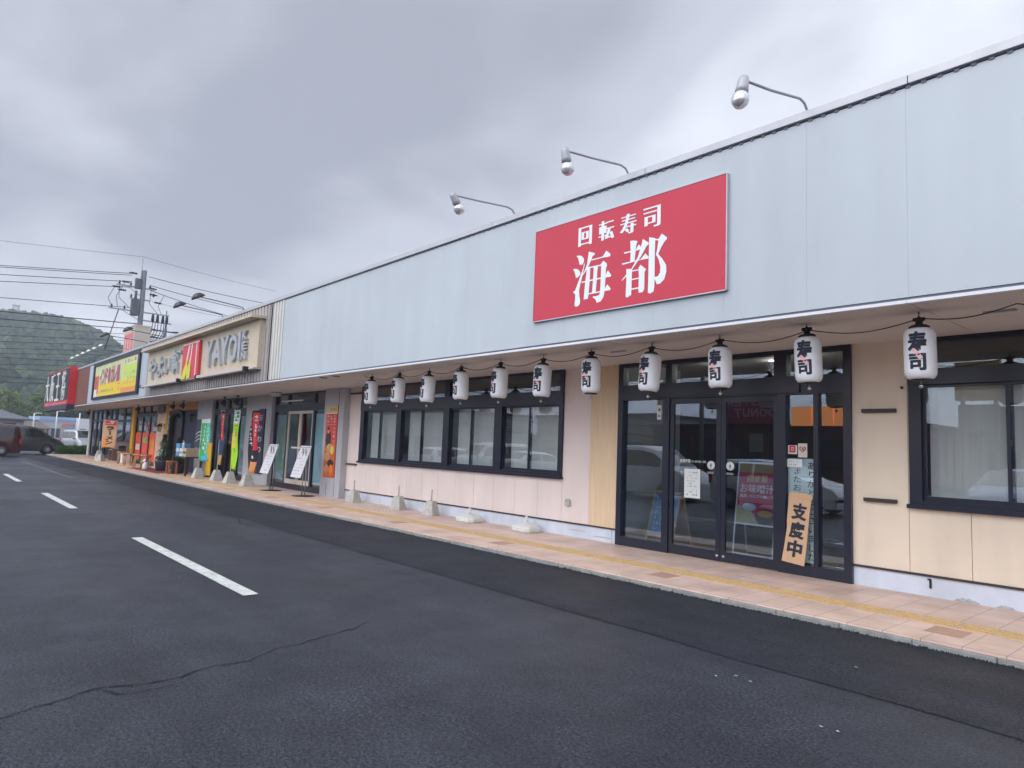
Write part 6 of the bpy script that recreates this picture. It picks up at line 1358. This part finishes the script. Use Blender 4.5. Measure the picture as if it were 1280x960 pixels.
# individual pale trees at the hill foot
M_pl = leafmat('pale_leaf', [(.10, .17, .04), (.16, .22, .06), (.20, .24, .08)], .8); M_dl = leafmat('dark_leaf', [(.02, .045, .03), (.035, .07, .03), (.05, .09, .035)], .8)
def tree(x, y, h, w_, m_, lb, grp, seed):
    t = empty('tree', (x, y, 0), lb, 'tree', grp); r = random.Random(seed); z0 = max(0, hz(x, y)-.3) if x < -200 else 0
    t.location.z = z0
    g = MB(); g.tube([(0, 0, -.2), (.1, .05, h*.3), (0, .1, h*.6), (.1, 0, h*.85)], [w_*.07, w_*.05, w_*.035, w_*.01], 8)
    for k in range(6): a = r.uniform(0, 6.28); g.tube([(0, 0, h*(.25+.08*k)), (w_*.35*math.cos(a), w_*.35*math.sin(a), h*(.45+.08*k))], [w_*.03, w_*.01], 6)
    g.build('trunk', M_brown, t)
    g = MB()
    for k in range(34):
        a = r.uniform(0, 6.28); q = w_*.5*math.sqrt(r.random()); zz = h*r.uniform(.32, .95); q *= 1-.75*max(0, (zz/h-.5)/.5)**2
        cc = Vector((q*math.cos(a), q*math.sin(a), zz)); rad = w_*r.uniform(.10, .18)
        for j in range(60):
            c = cc+Vector((r.gauss(0, 1), r.gauss(0, 1), r.gauss(0, .8))).normalized()*rad*r.uniform(.5, 1.1); d = Vector((r.uniform(-1, 1), r.uniform(-1, 1), r.uniform(-1, 1))).normalized()*w_*.035; e_ = d.cross(Vector((r.uniform(-1, 1), 1, r.uniform(-1, 1)))).normalized()*w_*.018
            g.add([c-e_-d, c+e_-d, c+e_+d, c-e_+d], [(0, 1, 2, 3)])
    g.build('crown', m_, t)
for i, (x, y, h, w_, m_, lb) in enumerate(((-168, 13.6, 10, 5.5, M_pl, 'pale yellow green tree at the hill foot, left of the pair'), (-168, 18.2, 9.5, 4.5, M_pl, 'pale yellow green tree at the hill foot, right of the pair'), (-176, 22, 9, 9, M_dl, 'dark tree behind the convenience store'), (-178, 31, 9, 9, M_dl, 'dark tree behind the white shop'), (-180, 40, 9, 10, M_dl, 'dark tree hidden behind the far end of the arcade'), (-160, -4, 10, 9, M_dl, 'dark tree at the far left behind the tiled roofs'), (-185, 27, 11, 10, M_dl, 'tall dark tree between store and hill'))):
    tree(x, y, h, w_, m_, lb, 'trees at the foot of the hill', 50+i)
# pylon on the hill
t = empty('pylon', (-482, 37.5, 58), 'lattice steel pylon standing on the hill top', 'pylon'); g = MB()
for sx in (-1, 1):
    for sy in (-1, 1): g.tube([(sx*2.2, sy*2.2, 0), (sx*1.2, sy*1.2, 15)], .22, 4)
for z in (0, 3, 6, 9, 12, 15):
    k = 2.2-z/15
    for a, b in (((-k, -k), (k, -k)), ((k, -k), (k, k)), ((k, k), (-k, k)), ((-k, k), (-k, -k))): g.tube([(*a, z), (*b, z)], .14, 4)
    if z < 15:
        k2 = 2.2-(z+3)/15; g.tube([(k, -k, z), (k2, k2, z+3)], .12, 4); g.tube([(k, k, z), (k2, -k2, z+3)], .12, 4)
g.box(-.3, .3, -2.6, 2.6, 12, 12.5); g.box(-.3, .3, -2.0, 2.0, 14.8, 15.3)
g.build('lattice', mat('pylon_grey', (.25, .27, .30), .6), t)
# light morning haze over the valley
HAZE = 0.0009
if HAZE:
    m = bpy.data.materials.new('haze_air'); m.use_nodes = True; n_ = m.node_tree; n_.nodes.clear(); o_ = n_.nodes.new('ShaderNodeOutputMaterial'); v_ = n_.nodes.new('ShaderNodeVolumePrincipled'); v_.inputs['Color'].default_value = (.80, .86, .98, 1); v_.inputs['Density'].default_value = HAZE; v_.inputs['Anisotropy'].default_value = .2
    n_.links.new(v_.outputs[0], o_.inputs['Volume'])
    o = MB().box(-1510, 1510, -1510, 1510, -2.5, 90).build('haze', m); tag(o, 'thin bluish haze in the air', 'haze', kind='stuff')
